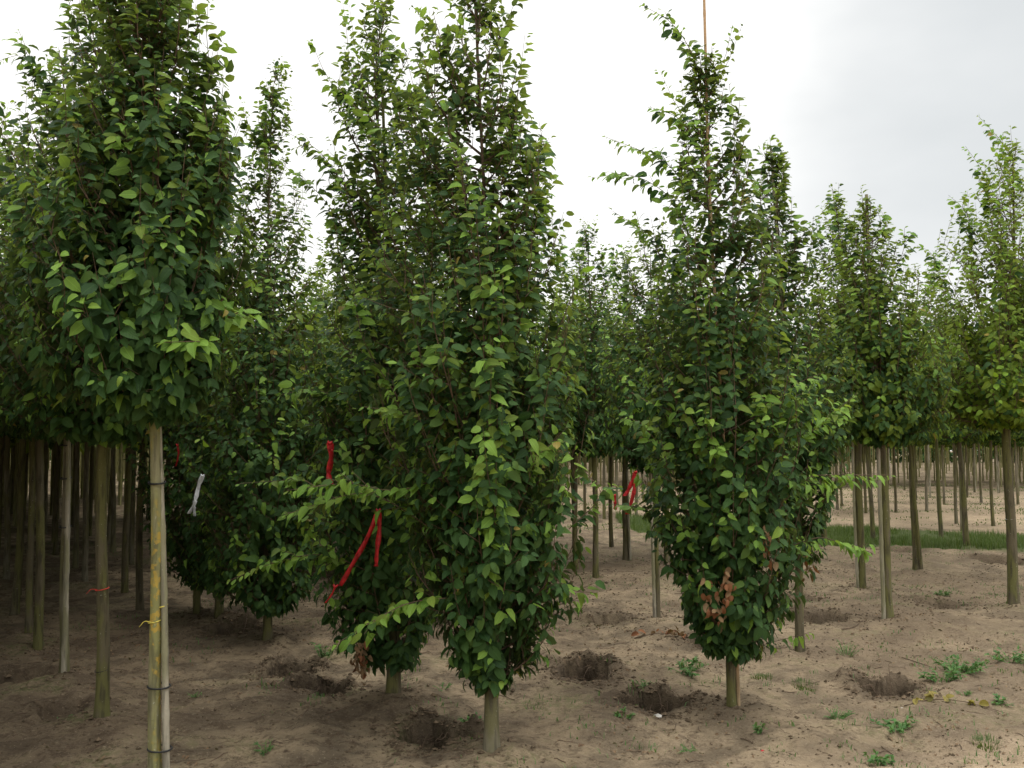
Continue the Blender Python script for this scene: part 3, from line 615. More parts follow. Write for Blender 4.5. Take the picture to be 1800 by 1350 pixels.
key_tree('left4', HB, 'tall-stemmed hornbeam with dark olive trunk, fourth in the shaded left row',
    [(765, 50, 90), (740, -30, 150), (620, -80, 200), (450, -80, 200), (330, -30, 160), (230, 20, 110), (190, 50, 80)],
    [(67, 1133), (72, 760), (70, 190)], dict(n_leaves=5500, n_prim=75, twigs_per=9), dict(lod='low', n_obj=150, r0=.036))
key_tree('left5', HB, 'tall-stemmed hornbeam with thin dark trunk, fifth in the shaded left row',
    [(768, 35, 75), (740, -50, 130), (620, -90, 170), (450, -80, 160), (330, -30, 120), (250, 10, 80)],
    [(51, 1112), (56, 760), (50, 240)], dict(n_leaves=5000, n_prim=70, twigs_per=9), dict(lod='low', n_obj=100, r0=.030))
key_tree('third', HB, 'dark low-branched hornbeam with a slender leafy tip, short bare stem near the shaded pit',
    [(1072, 452, 492), (1050, 410, 525), (980, 375, 560), (900, 360, 575), (800, 355, 580), (700, 370, 585), (600, 388, 585), (500, 405, 570), (430, 418, 560), (370, 424, 545), (320, 432, 522), (260, 442, 508), (190, 455, 500), (125, 480, 490)],
    [(470, 1130), (470, 1000), (472, 600), (470, 350), (484, 120)],
    dict(n_leaves=11000, n_prim=150, twigs_per=10, size=.078), dict(**mid, bark=M_BARK, r0=.036),
    [([(470, 330), (465, 230), (486, 125)], dict(dY=0, young=.45)), ([(450, 330), (445, 280), (455, 210)], dict(dY=0, young=.3)), ([(430, 420), (425, 370), (432, 320)], dict(dY=0, young=.3))])
key_tree('fourth', HB, 'dark shaded low-branched hornbeam between the third low tree and its farther twin',
    [(1040, 365, 405), (1015, 330, 440), (900, 290, 480), (750, 280, 480), (600, 290, 470), (450, 320, 440), (330, 350, 420), (270, 375, 395)],
    [(385, 1090), (385, 600), (383, 260)], dict(n_leaves=6500, n_prim=85, twigs_per=9), dict(lod='low', n_obj=200, r0=.036))
key_tree('fifth', HB, 'farther dark low-branched hornbeam behind the white ribbon',
    [(1030, 328, 365), (1000, 290, 390), (880, 240, 430), (740, 235, 440), (600, 250, 430), (450, 280, 400), (330, 310, 370), (280, 335, 355)],
    [(346, 1077), (346, 600), (345, 270)], dict(n_leaves=6000, n_prim=80, twigs_per=9), dict(lod='low', n_obj=120, r0=.034))
key_tree('r_behind', HB, 'hornbeam close behind the cane-tied one, pale stake tip bare above it',
    [(985, 1395, 1425), (940, 1370, 1445), (850, 1350, 1455), (760, 1320, 1475), (700, 1310, 1480), (600, 1315, 1475), (530, 1320, 1450), (450, 1325, 1420), (380, 1332, 1395), (300, 1345, 1372), (262, 1350, 1362)],
    [(1407, 1152), (1402, 950), (1380, 600), (1360, 300), (1355, 255)], dict(n_leaves=7000, n_prim=85, twigs_per=10, young=.03), dict(**mid, r0=.034),
    [([(1385, 520), (1390, 430), (1392, 345)], dict(dY=0, young=.05)), ([(1355, 340), (1345, 290), (1350, 250)], dict(dY=0, young=.2)), ([(1420, 500), (1425, 440), (1430, 380)], dict(dY=0, young=.05)), ([(1340, 430), (1325, 370), (1318, 330)], dict(dY=0, young=.1))])
key_tree('r_staked', HB, 'thin hornbeam with a pale cane, in the gap left of the cane-tied hornbeam',
    [(830, 1130, 1170), (790, 1085, 1200), (700, 1060, 1220), (600, 1065, 1215), (520, 1080, 1200), (450, 1100, 1180), (400, 1120, 1160)],
    [(1156, 1096), (1152, 950), (1145, 400)], dict(n_leaves=4200, n_prim=65, twigs_per=9), dict(lod='low', n_obj=220, r0=.026),
    [([(1110, 560), (1090, 480), (1072, 425)], dict(dY=0, young=.2))])
ol = (1.0, 1.0, .9, 1)
key_tree('r3', HB, 'tall-stemmed hornbeam with a pale cane against its mossy trunk, cane tip above the crown',
    [(778, 1535, 1570), (760, 1480, 1630), (700, 1450, 1645), (620, 1448, 1630), (540, 1460, 1612), (480, 1472, 1600), (440, 1485, 1585), (400, 1500, 1560), (355, 1515, 1532)],
    [(1562, 1099), (1556, 950), (1548, 770), (1532, 550), (1522, 345)], dict(n_leaves=9000, n_prim=115, twigs_per=10, olive=.35, young=.03, size=.078), dict(**mid, r0=.044, color=ol),
    [([(1500, 480), (1480, 420), (1462, 330)], dict(dY=.2, young=.05)), ([(1570, 480), (1588, 440), (1590, 400)], dict(dY=0, young=.1)), ([(1540, 440), (1548, 390), (1535, 360)], dict(dY=0, young=.2))])
key_tree('r4', HB, 'tall-stemmed hornbeam with reddish top shoots, half hidden left of the cane-backed one',
    [(765, 1480, 1530), (745, 1430, 1570), (650, 1410, 1575), (550, 1415, 1545), (470, 1425, 1520), (400, 1445, 1490), (345, 1458, 1472)],
    [(1515, 1036), (1508, 770), (1480, 500), (1465, 335)], dict(n_leaves=7000, n_prim=95, twigs_per=9, olive=.3, young=.02, size=.08), dict(lod='low', n_obj=220, r0=.045),
    [([(1450, 470), (1440, 420), (1432, 380)], dict(dY=0, young=.05)), ([(1490, 470), (1500, 420), (1490, 380)], dict(dY=0, young=.05)), ([(1468, 420), (1470, 380), (1462, 325)], dict(dY=0, young=.05))])
key_tree('far_right', HB, 'broad yellowish-green hornbeam on a bare mossy stem at the right edge',
    [(752, 1745, 1800), (735, 1670, 1870), (690, 1635, 1905), (600, 1622, 1915), (520, 1640, 1900), (450, 1660, 1890), (390, 1690, 1880), (330, 1715, 1860), (290, 1750, 1830), (250, 1770, 1800)],
    [(1782, 1072), (1775, 900), (1768, 750), (1785, 450), (1778, 260)], dict(n_leaves=11500, n_prim=140, twigs_per=10, olive=.75, young=.10, size=.080, hang=.7), dict(**mid, r0=.050, color=(1.10, 1.08, .85, 1)),
    [([(1785, 350), (1770, 265), (1718, 202)], dict(dY=0, young=.5)), ([(1745, 400), (1730, 310), (1697, 257)], dict(dY=0, young=.5)), ([(1720, 430), (1695, 370), (1667, 343)], dict(dY=0, young=.3)), ([(1660, 520), (1640, 450), (1612, 432)], dict(dY=0, young=.2))])
key_tree('r5', HB, 'twin-looking mossy stem with a cane, standing alone beyond the cane-backed tree',
    [(778, 1580, 1620), (760, 1540, 1680), (650, 1530, 1690), (560, 1560, 1670), (500, 1590, 1640), (470, 1608, 1620)],
    [(1612, 1005), (1600, 775), (1612, 460)], dict(n_leaves=4200, n_prim=60, twigs_per=8, olive=.4), dict(lod='low', n_obj=160, r0=.044))
key_tree('r6', HB, 'leaning dark mossy stem at the grass strip, left of the right-edge tree',
    [(775, 1670, 1710), (755, 1630, 1760), (650, 1630, 1750), (570, 1650, 1730), (520, 1680, 1700)],
    [(1700, 966), (1685, 770), (1690, 510)], dict(n_leaves=3500, n_prim=55, twigs_per=8, olive=.5), dict(lod='low', n_obj=120, r0=.045))
key_tree('r7', HB, 'dark slender stem at the edge of the grass strip behind the pale leafy shoot',
    [(780, 1505, 1540), (765, 1470, 1570), (680, 1470, 1575), (600, 1490, 1560), (540, 1515, 1530)],
    [(1535, 951), (1524, 780), (1522, 530)], dict(n_leaves=3000, n_prim=50, twigs_per=8, olive=.5), dict(lod='low', n_obj=60, r0=.040))
key_tree('r8', HB, 'mossy stem just right of the low leafy crown, short of the grass strip',
    [(778, 1430, 1465), (760, 1390, 1500), (660, 1385, 1505), (580, 1400, 1480), (500, 1435, 1455)],
    [(1450, 972), (1442, 780), (1445, 490)], dict(n_leaves=3200, n_prim=50, twigs_per=8, olive=.3), dict(lod='low', n_obj=60, r0=.042))
key_tree('g1', HB, 'slim stem in the gap right of the front hornbeam, ragged top against the sky',
    [(800, 1030, 1060), (770, 980, 1100), (680, 965, 1110), (560, 975, 1095), (480, 995, 1075), (430, 1010, 1055), (385, 1028, 1040)],
    [(1048, 1019), (1044, 780), (1034, 380)], dict(n_leaves=4800, n_prim=65, twigs_per=9), dict(lod='low', n_obj=220, r0=.036),
    [([(1035, 470), (1025, 420), (1038, 388)], dict(dY=0, young=.3)), ([(1000, 520), (985, 460), (992, 405)], dict(dY=0, young=.2)), ([(1060, 520), (1062, 470), (1055, 430)], dict(dY=0, young=.2))])
key_tree('g2', HB, 'stem in the gap behind the long red ribbon, with a cane at its right',
    [(790, 1085, 1115), (770, 1050, 1150), (680, 1045, 1160), (560, 1055, 1150), (480, 1080, 1130), (440, 1095, 1110)],
    [(1100, 986), (1098, 780), (1102, 430)], dict(n_leaves=3600, n_prim=55, twigs_per=8), dict(lod='low', n_obj=100, r0=.040))
key_tree('g3', HB, 'hornbeam farther back, crown showing just left of the low leafy right tree',
    [(790, 1155, 1185), (770, 1120, 1220), (680, 1110, 1230), (580, 1125, 1215), (500, 1150, 1190)],
    [(1172, 1000), (1172, 500)], dict(n_leaves=3200, n_prim=50, twigs_per=8), dict(lod='low', n_obj=0, r0=.036))

# ------------------------------------------------------------------ repeated trees of the rows
def proto(kind, seed, H, zc, width, n_leaves, lod, size, trunk_r, bark, n_prim=60, twigs=8, olive=.2, hang=.8):
    t = Tree((0, 0), 0, None, None, H=H, zc=zc, width=width, seed=seed, shape=kind)
    t.grow(n_leaves, size=size, n_prim=n_prim, twigs_per=twigs, olive=olive, hang=hang, young=.04)
    V, Q = t.trunk_arrays(trunk_r, 10 if lod == 'low' else 6); tm = mesh_np('trunk', V, Q, [bark], smooth=True)
    L = t.L; fm = leaves_mesh('crown', L['P'], L['A'], L['N'], L['S'], L['M'], lod)
    return tm, fm
P_MID = [proto('standard', 100 + i, 4.3 + .15 * i, 1.90, .88, 8500, 'low', .088, .036, (M_BARK, M_BARK_G)[i % 2]) for i in range(4)]
P_LOW = [proto('feathered', 200 + i, 4.4 + .2 * i, .45, .85, 9500, 'low', .088, .036, M_BARK, n_prim=80) for i in range(2)]
P_FAR = [proto('standard', 300 + i, 4.4 + .2 * i, 1.92, 1.0, 2200, 'far', .15, .034, M_BARK_FAR, n_prim=40, twigs=7, olive=.6) for i in range(4)]
placed = [np.array(v) for v in KEY.values()]
def place(protos, x, y, label, group, scale=1.0, color=(1, 1, 1, 1), rot=None, name=HB):
    tm, fm = protos[random.randrange(len(protos))]
    r = bpy.data.objects.new(name, None); COL.objects.link(r)
    r.location = (x, y, gz(x, y) - .02); r.rotation_euler = (random.gauss(0, .008), random.gauss(0, .008), random.uniform(0, 6.28) if rot is None else rot); s = scale * random.uniform(.95, 1.06); r.scale = (s, s, s * random.uniform(.97, 1.0))
    r['label'] = label; r['category'] = 'tree'; r['group'] = group
    link('trunk', tm, r); c = link('crown', fm, r, kind='stuff'); c.color = color
    placed.append(np.array((x, y)))
    return r
def free(x, y, d=.8): return all((p[0] - x) ** 2 + (p[1] - y) ** 2 > d * d for p in placed)

# rows running off to the left, deep shade below
LL = 'tall-stemmed hornbeam among the crowded dark stems of the left rows'; LG = 'hornbeams crowded in the dark left rows'
r0 = np.array(KEY['left5'])
ORD = ['sixth', 'seventh', 'eighth', 'ninth', 'tenth']
for k in range(1, 24):
    p = r0 + U * k * 1.03 + RNG.normal(0, .08, 2)
    if free(*p, .6): place(P_MID, p[0], p[1], ('tall-stemmed hornbeam, %s in the shaded row behind the lichen-covered one' % ORD[k - 1]) if k <= 5 else LL, LG)
r1 = np.array(KEY['centre'])
for k in range(7, 24):
    p = r1 + U * k + RNG.normal(0, .10, 2)
    if free(*p, .7): place(P_MID, p[0], p[1], LL, LG)
for k in range(4, 20):
    p = np.array(KEY['front_left']) + np.array([.75, .52]) + U * (k + .4) + RNG.normal(0, .1, 2)
    if free(*p, .7): place(P_MID, p[0], p[1], LL, LG)
LLn = 'tall-stemmed hornbeam added unseen beyond the left end of the near row for shade'
for j in (1, 2, 3, 4):  # rows past the left edge, unseen, added to deepen the shade at left
    for k in range(0, (20, 18, 13, 10)[j - 1]):
        p = np.array(KEY['front_left']) + np.array([-1.45, -.85]) * j + U * (k + .1) + RNG.normal(0, .1, 2)
        place(P_MID, p[0], p[1], LL, LG)
LB = 'leafy hornbeam added unseen behind the camera to shade the front crowns'; LBG = 'hornbeams added behind the camera for shade'
for j in range(1):  # unseen row added behind the camera, cuts low sky light on the front leaves
    for k in range(11):
        place(P_LOW, -9.0 + k * 1.9 + j * .9, -7.2 - 1.9 * j + .25 * k * 0, LB, LBG)
# low-branched trees behind the second and third ones
LW = 'low-branched hornbeam in the dark mass behind the first low trees'; LWG = 'low-branched hornbeams in the dark mass behind'
for k in range(3, 17):
    for j in (0, 1, 2):
        p = np.array(KEY['right']) + np.array([1.25, .8]) * j + U * k + RNG.normal(0, .12, 2)
        px = 900 + F * p[0] / p[1]
        if px < 960 and free(*p, .9): place(P_LOW if k < 8 else P_MID, p[0], p[1], LW if k < 8 else LL, LWG if k < 8 else LG)
# trees in the rows beyond, between the front trees and the verge
GP = 'hornbeam in the back rows before the grass strip'; GG = 'hornbeams in the back rows before the grass strip'
for px_, py_ in ((1012, 1000), (1075, 960), (1128, 965), (1215, 985), (1240, 960), (1300, 975), (1350, 985), (1395, 965), (1010, 965), (1108, 960), (1655, 948), (1830, 990), (1880, 1020)):
    x, y = base_px(px_, py_)
    lab = {1012: 'slender hornbeam in the gap, its stem close against the front crown', 1075: 'slender hornbeam in the gap, between the ragged-topped stem and the long red ribbon',
           1128: 'slender hornbeam in the gap, just right of the two-tailed red ribbon', 1010: 'farther slender hornbeam in the gap, half hidden by the front crown', 1108: 'slender hornbeam directly behind the two-tailed red ribbon',
           1655: 'slender hornbeam at the grass edge, between the lone mossy stem and the leaning one'}.get(px_, GP)
    if free(x, y, .7): place(P_MID, x, y, lab, GG, color=ol)
# sparse stems standing in the open sand beyond the verge
SP_L = 'slender hornbeam standing apart in the open sand beyond the grass strip'; SG = 'slender hornbeams in the open sand beyond the grass'
for px_, py_ in ((1472, 898), (1480, 892), (1522, 905), (1503, 912), (1629, 898), (1681, 921), (1746, 926), (1692, 932), (1635, 866), (1713, 866), (1756, 868), (1790, 872), (1028, 905), (1046, 890), (1062, 912), (1085, 890), (1118, 905), (1140, 888), (1440, 880), (1460, 870), (1560, 868), (1590, 862), (1610, 880), (1660, 888), (1725, 884), (1770, 900), (1790, 888), (1545, 885), (1575, 902), (1650, 872), (1700, 876), (1452, 905), (1100, 880), (1010, 882), (1070, 872), (1130, 874), (1780, 862)):
    x, y = base_px(px_, py_)
    lab = {(1681, 921): 'slender hornbeam just beyond the grass, left of the leaning dark stem', (1746, 926): 'slender hornbeam just beyond the grass, close left of the right-edge stem',
           (1692, 932): 'slender hornbeam in the far edge of the grass, behind the leaning dark stem', (1629, 898): 'slender hornbeam alone on the sand, behind the lone mossy stem',
           (1503, 912): 'slender hornbeam just beyond the grass, left of the half-hidden caned stem', (1522, 905): 'slender hornbeam just beyond the grass, between the two caned stems',
           (1770, 900): 'slender hornbeam on the sand behind the right-edge stem', (1046, 890): 'slender hornbeam on the sand, behind the ragged-topped stem in the gap'}.get((px_, py_), SP_L)
    place(P_MID, x, y, lab, SG, scale=.98, color=ol)
# the dense far block
FL_ = 'far hornbeam in the dense block of stems beyond the sand'; FG = 'hornbeams in the dense far block'
nf = 0
for yy in (40, 42.5, 45, 47.5, 50.5, 54, 58, 63):
    for xx in np.arange(1.0, .62 * yy, 1.25 if yy < 50 else 1.7):
        px = 900 + F * xx / yy
        if not (990 < px < 1175 or 1400 < px < 1850): continue
        place(P_FAR, xx + random.gauss(0, .3), yy + random.gauss(0, .5) - .15 * xx * 0, FL_, FG, scale=1.0, color=(1.2, 1.05, .85, 1)); nf += 1
# wood behind: many stems and crowns nobody could count
def far_wood():
    g = np.random.default_rng(5); n = 1500
    X = g.uniform(-75, 90, n); Y = g.uniform(66, 112, n)
    hx, hy = g.uniform(0, 60, 1500), g.uniform(40, 66, 1500); hp = 900 + F * hx / hy; kk = ((hp > 1180) & (hp < 1395)) | ((hp > 1855) & (hp < 2300)); X = np.r_[X, hx[kk]]; Y = np.r_[Y, hy[kk]]  # unseen stretches of the far block, filled in to shade its floor
    m2 = 1300; X = np.r_[X, g.uniform(-60, 8, m2)]; Y = np.r_[Y, g.uniform(31, 76, m2)]
    lx, ly = g.uniform(-34, -6, 330), g.uniform(20, 33, 330); kk = lx / ly < -.30; X = np.r_[X, lx[kk]]; Y = np.r_[Y, ly[kk]]
    lx, ly = g.uniform(-34, -8, 420), g.uniform(-2, 26, 420); kk = lx < -9.4 - .62 * ly; X = np.r_[X, lx[kk]]; Y = np.r_[Y, ly[kk]]  # added unseen left of the view, crowns block light reaching under the rows
    ok = (X / np.maximum(Y, 1) < .06) | (Y > 65.5) | (X / np.maximum(Y, 1) > .16); X, Y = X[ok], Y[ok]; n = len(X)
    z = ground_h(X, Y)
    P = np.stack([np.stack([X, Y, z - .1], -1), np.stack([X, Y, z + 2.3], -1)], 1); V, Q = tubes(P, np.tile([.045, .035], (n, 1)), 5)
    r = link('far_wood_stems', mesh_np('far_wood_stems', V, Q, [M_BARK_FAR]), kind='stuff')
    r['label'] = 'stems of the distant nursery wood closing the view, plus unseen ones added for shade'
    k = 42; m = n * k; ci = np.repeat(np.arange(n), k); ph = g.uniform(0, 6.283, m); tz = g.uniform(0, 1, m); rr = 1.25 * np.interp(tz, [0, .1, .4, 1], [.6, 1, .8, .1]) * g.uniform(.55, 1, m)
    Pp = np.stack([X[ci] + rr * np.cos(ph), Y[ci] + rr * np.sin(ph), z[ci] + 1.9 + tz * 2.9], -1)
    A = unit(g.normal(0, 1, (m, 3)) + [0, 0, -.3]); ref = g.normal(0, 1, (m, 3)) + [0, -.3, .6]; NM = unit(ref - A * (ref * A).sum(-1, keepdims=True))
    me = leaves_mesh('far_wood_crowns', Pp, A, NM, g.uniform(.36, .64, m), np.where(g.uniform(0, 1, m) < .6, 4, 0), 'far')
    f = link('far_wood_crowns', me, kind='stuff'); f['label'] = 'leafy crowns of the distant nursery wood closing the view, plus unseen ones added for shade'; f.color = (1.1, 1, .85, 1)
def hedgerow():
    g = np.random.default_rng(8); m = 34000; X = g.uniform(-95, 100, m); Y = 116 + g.normal(0, 1.6, m); z = ground_h(X, Y); top = 3.4 + 1.2 * fbm(X * .25, X * 0, 4, 4)
    Pp = np.stack([X, Y, z + g.uniform(0, 1, m) ** .8 * top], -1); A = unit(g.normal(0, 1, (m, 3))); ref = g.normal(0, 1, (m, 3)) + [0, -.5, .5]; NM = unit(ref - A * (ref * A).sum(-1, keepdims=True))
    f = link('hedgerow_foliage', leaves_mesh('hedgerow_foliage', Pp, A, NM, g.uniform(.4, .8, m), np.zeros(m, int), 'far'), kind='stuff'); f['label'] = 'dark leafy hedgerow closing the view below the far crowns'
hedgerow()
far_wood()

# ------------------------------------------------------------------ canes and ties
def P(px, py, Y): return at(px, py, Y)
def T_at(t, z):   # trunk centre in world at world height z
    return t.axis(z - t.loc[2]) + t.loc
t = TREES['front_left']; Y0 = KEY['front_left'][1]
def tie_for(t, z, sx, r=.036):
    c = T_at(t, z); return (z, (c[0] + sx) / 2, c[1] - .005, abs(sx - c[0]) / 2 + r * 1.0, r * 1.15)
b0, b1, b2 = P(292, 1404, Y0 - .01), P(287, 1050, Y0 - .01), P(279, 742, Y0)
tz = [P(280, yy, Y0)[2] for yy in (848, 1205, 1315)]
st = stake('bamboo_stake', 'pale grey bamboo cane tied to the lichen-covered nearest trunk', [b0 + [.006, 0, -.1], b1 + [.004, 0, 0], b2, P(276, 500, Y0), P(272, 380, Y0)], .0155, M_CANE, [tie_for(t, z, np.interp(z, [b0[2], b2[2]], [b0[0], b2[0]]), .030) for z in tz])
t = TREES['left3']; Y0 = KEY['left3'][1]
sxs = [P(112, 1190, Y0 - .035), P(118, 950, Y0 - .04), P(121, 745, Y0 - .04)]
stake('bamboo_stake', 'grey bamboo cane banded with black ties on the third stem of the left row', sxs, .019, M_CANE, [(P(120, yy, Y0)[2], T_at(t, P(120, yy, Y0)[2])[0] + .008, Y0 - .02, .036, .045) for yy in (782, 840, 925)])
t = TREES['second']; Y0 = KEY['second'][1]
stake('bamboo_stake', 'dark mossy cane against the short stem behind the front hornbeam', [P(702, 1249, Y0 + .01), P(700, 1100, Y0), P(690, 700, Y0), P(672, 150, Y0)], .012, M_BARK, [])
t = TREES['centre']; Y0 = KEY['centre'][1]
stake('bamboo_stake', 'dark cane rising beside the leader of the front hornbeam', [P(872, 1150, Y0 + .05), P(862, 700, Y0 + .03), P(850, 330, Y0 - .03), P(838, 60, Y0 - .02), P(833, -20, Y0 - .02)], .009, M_TWIG, [])
t = TREES['right']; Y0 = KEY['right'][1]
stake('bamboo_stake', 'long tan bamboo cane towering bare above the right low-branched hornbeam', [P(1299, 1254, Y0 + .0), P(1292, 1100, Y0 + .0), P(1264, 650, Y0 - .03), P(1247, 330, Y0 - .02), P(1241, 120, Y0), P(1237, -30, Y0)], .0105, M_CANE_T,
      [(P(1285, 1142, Y0)[2], T_at(t, P(1285, 1142, Y0)[2])[0] + .016, Y0, .050, .034)])
Y0 = KEY['r_behind'][1]
stake('bamboo_stake', 'pale thin cane tip standing above the crown behind the cane-tied hornbeam', [P(1412, 1150, Y0), P(1400, 900, Y0), P(1375, 560, Y0 - .02), P(1357, 290, Y0 - .02), P(1355, 262, Y0)], .012, M_CANE, [])
Y0 = KEY['r_staked'][1]
stake('bamboo_stake', 'pale straight cane on the thin stem in the gap', [P(1151, 1096, Y0 - .03), P(1147, 950, Y0 - .03), P(1140, 700, Y0 - .02)], .016, M_CANE, [])
Y0 = KEY['r3'][1]
stake('bamboo_stake', 'pale grey cane along the mossy trunk, its tip bare above the crown', [P(1554, 1098, Y0 - .03), P(1549, 950, Y0 - .04), P(1543, 780, Y0 - .05), P(1530, 560, Y0 - .03), P(1523, 342, Y0)], .018, M_CANE, [])
Y0 = KEY['r4'][1]
stake('bamboo_stake', 'thin pale cane beside the half-hidden stem with reddish shoots', [P(1508, 1034, Y0 - .03), P(1502, 900, Y0 - .03), P(1498, 760, Y0 - .03)], .016, M_CANE, [])
Y0 = KEY['r5'][1]
stake('bamboo_stake', 'weathered cane leaning on the lone mossy stem beyond', [P(1620, 1004, Y0 - .06), P(1610, 900, Y0 - .06), P(1598, 775, Y0 - .06)], .022, M_BARK, [])
Y0 = KEY['g2'][1]
stake('bamboo_stake', 'pale cane right of the stem behind the long red ribbon', [P(1108, 986, Y0 - .04), P(1104, 880, Y0 - .05), P(1102, 770, Y0 - .04)], .017, M_CANE, [])
SPK = 'white cane standing on the sand beyond the grass strip'
for px_, a, b in ((1635, 875, 775), (1480, 850, 775), (1715, 862, 770), (1755, 868, 775), (1565, 840, 775), (1690, 850, 780), (1030, 868, 790), (1150, 850, 790), (1120, 848, 790)):
    Yc = base_px(px_, a)[1]; Yc = min(Yc, 39.5); q = gpt(px_, a); q = P(px_, a, Yc)
    stake('bamboo_stake', 'pale thin cane among the far stems beyond the grass strip', [q, P(px_ - random.uniform(2, 6), b - 8, Yc)], .030, M_CANE, [], group='pale canes among the far stems')

# bands round trunks
def band(label, t, py, mat, rad, half=.004, tails=0, name='tie_band', cat='tie', sxo=0):
    z = at(0, py, t.loc[1])[2]; c = T_at(t, z); g = np.random.default_rng(int(py))
    th = np.linspace(0, 2 * math.pi, 25); p = np.stack([rad * np.cos(th), rad * np.sin(th), .006 * np.sin(th + 1)], -1)
    V, Q = tubes(p[None], np.full((1, 25), half), 6)
    if tails:
        for q in range(tails):
            pp = np.array([[-rad * .6 + q * .01, -rad * .9, 0], [-rad * 1.2, -rad * 1.2, .004], [-rad * 1.7 - q * .008, -rad * 1.3, -.012 - .01 * q]]); V2, Q2 = tubes(smooth_path(pp, 6)[None], np.full((1, 6), half * .6), 5); Q = np.vstack([Q, Q2 + len(V)]); V = np.vstack([V, V2])
    o = link(name, mesh_np(name, V, Q, [mat], smooth=True), loc=(c[0] + sxo, c[1], z)); o['label'] = label; o['category'] = cat
band('red twine wound round the mossy trunk of the second left tree', TREES['left2'], 1035, M_RTIE, .036, .003, 2, 'twine', 'twine')
band('thin dark wire round the mossy trunk below the red twine', TREES['left2'], 1178, M_RUBBER, .0365, .002, 0, 'wire_band', 'wire')
band('yellow tie round the nearest lichen-covered trunk', TREES['front_left'], 1091, M_YTIE, .029, .0028, 2)
band('small yellow tie round the pale cane at left', TREES['front_left'], 1064, M_YTIE, .017, .003, 0, sxo=.040)
band('thin pale tie round the mossy stem at the right edge', TREES['far_right'], 912, M_WHITE, .043, .003, 0)

def ribbon(name, label, paths, mat, Y, w=.022):
    w *= .95
    """flat plastic tape hanging from a knot; each path is one tail"""
    Vs, Qs, off = [], [], 0; g = np.random.default_rng(int(sum(p[0][0] for p in paths)))
    org = at(*paths[0][0][:2], Y)
    for path in paths:
        pts = smooth_path([at(a, b, Y + c) for a, b, c in path], 16) - org; n = len(pts); ang = np.cumsum(g.normal(.0, .20, n)) + .1
        for side_ in (0,):
            d = np.stack([np.cos(ang), np.sin(ang), 0 * ang], -1); ww = w * .5 * (1 + .15 * np.sin(np.arange(n)))
            nrm = np.stack([-np.sin(ang), np.cos(ang), 0 * ang], -1) * .0007
            L_, R_ = pts - d * ww[:, None], pts + d * ww[:, None]
            V = np.stack([L_ - nrm, R_ - nrm, R_ + nrm, L_ + nrm], 1).reshape(-1, 3)
            i = np.arange(n - 1)[:, None] * 4; a = np.arange(4)[None]; b = (a + 1) % 4
            Q = np.stack([i + a, i + b, i + 4 + b, i + 4 + a], -1).reshape(-1, 4); Q = np.vstack([Q, [[0, 3, 2, 1]], [[4 * n - 4, 4 * n - 3, 4 * n - 2, 4 * n - 1]]])
            Vs.append(V); Qs.append(Q + off); off += len(V)
    th = np.linspace(0, 2 * math.pi, 9); kp = np.stack([.010 * np.cos(th), .008 * np.sin(th), .006 * np.cos(2 * th)], -1); V, Q = tubes(kp[None], np.full((1, 9), .006), 6); Vs.append(V); Qs.append(Q + off)
    o = link(name, mesh_np(name, np.vstack(Vs), np.vstack(Qs), [mat], smooth=True), loc=org); o['label'] = label; o['category'] = 'ribbon'; return o
Yr = KEY['second'][1] - .62
ribbon('ribbon', 'long red ribbon hanging in two tails at the left side of the front hornbeam', [[(665, 897, 0), (655, 925, -.01), (638, 960, 0), (615, 1000, 0), (598, 1030, .02)], [(665, 897, 0), (667, 930, 0), (663, 965, -.01), (661, 996, 0)]], M_RED, Yr, .030)
ribbon('ribbon', 'short red ribbon hanging higher up, above the two-tailed one', [[(580, 778, 0), (582, 805, 0), (578, 830, .01), (580, 852, 0)]], M_RED, Yr - .02, .036)
ribbon('ribbon', 'red ribbon tail drooping low beside the dead leaves', [[(590, 1030, 0), (583, 1045, 0), (572, 1060, 0)]], M_RED, Yr, .012)
Yr = KEY['r_staked'][1] - .5
ribbon('ribbon', 'red ribbon with two slanting tails in the gap left of the cane-tied hornbeam', [[(1117, 829, 0), (1110, 850, 0), (1103, 864, 0), (1098, 872, 0)], [(1117, 829, 0), (1115, 860, 0), (1109, 885, 0), (1103, 904, .01)]], M_RED, Yr, .040)
ribbon('ribbon', 'small separate red ribbon left of the two-tailed one in the gap', [[(1080, 870, 0), (1081, 882, 0), (1082, 896, 0)]], M_RED, Yr, .026)
ribbon('ribbon', 'white ribbon hanging in front of the dark low trees at left', [[(356, 836, 0), (349, 855, .01), (343, 880, 0), (332, 903, 0)], [(343, 880, 0), (341, 892, 0), (342, 907, 0)]], M_WHITE, KEY['fifth'][1] - 2.3, .034)
ribbon('ribbon', 'faint dark red ribbon deep in the shade of the left rows', [[(312, 782, 0), (314, 800, 0), (309, 820, 0)]], M_RED, KEY['fifth'][1] - .9, .02)

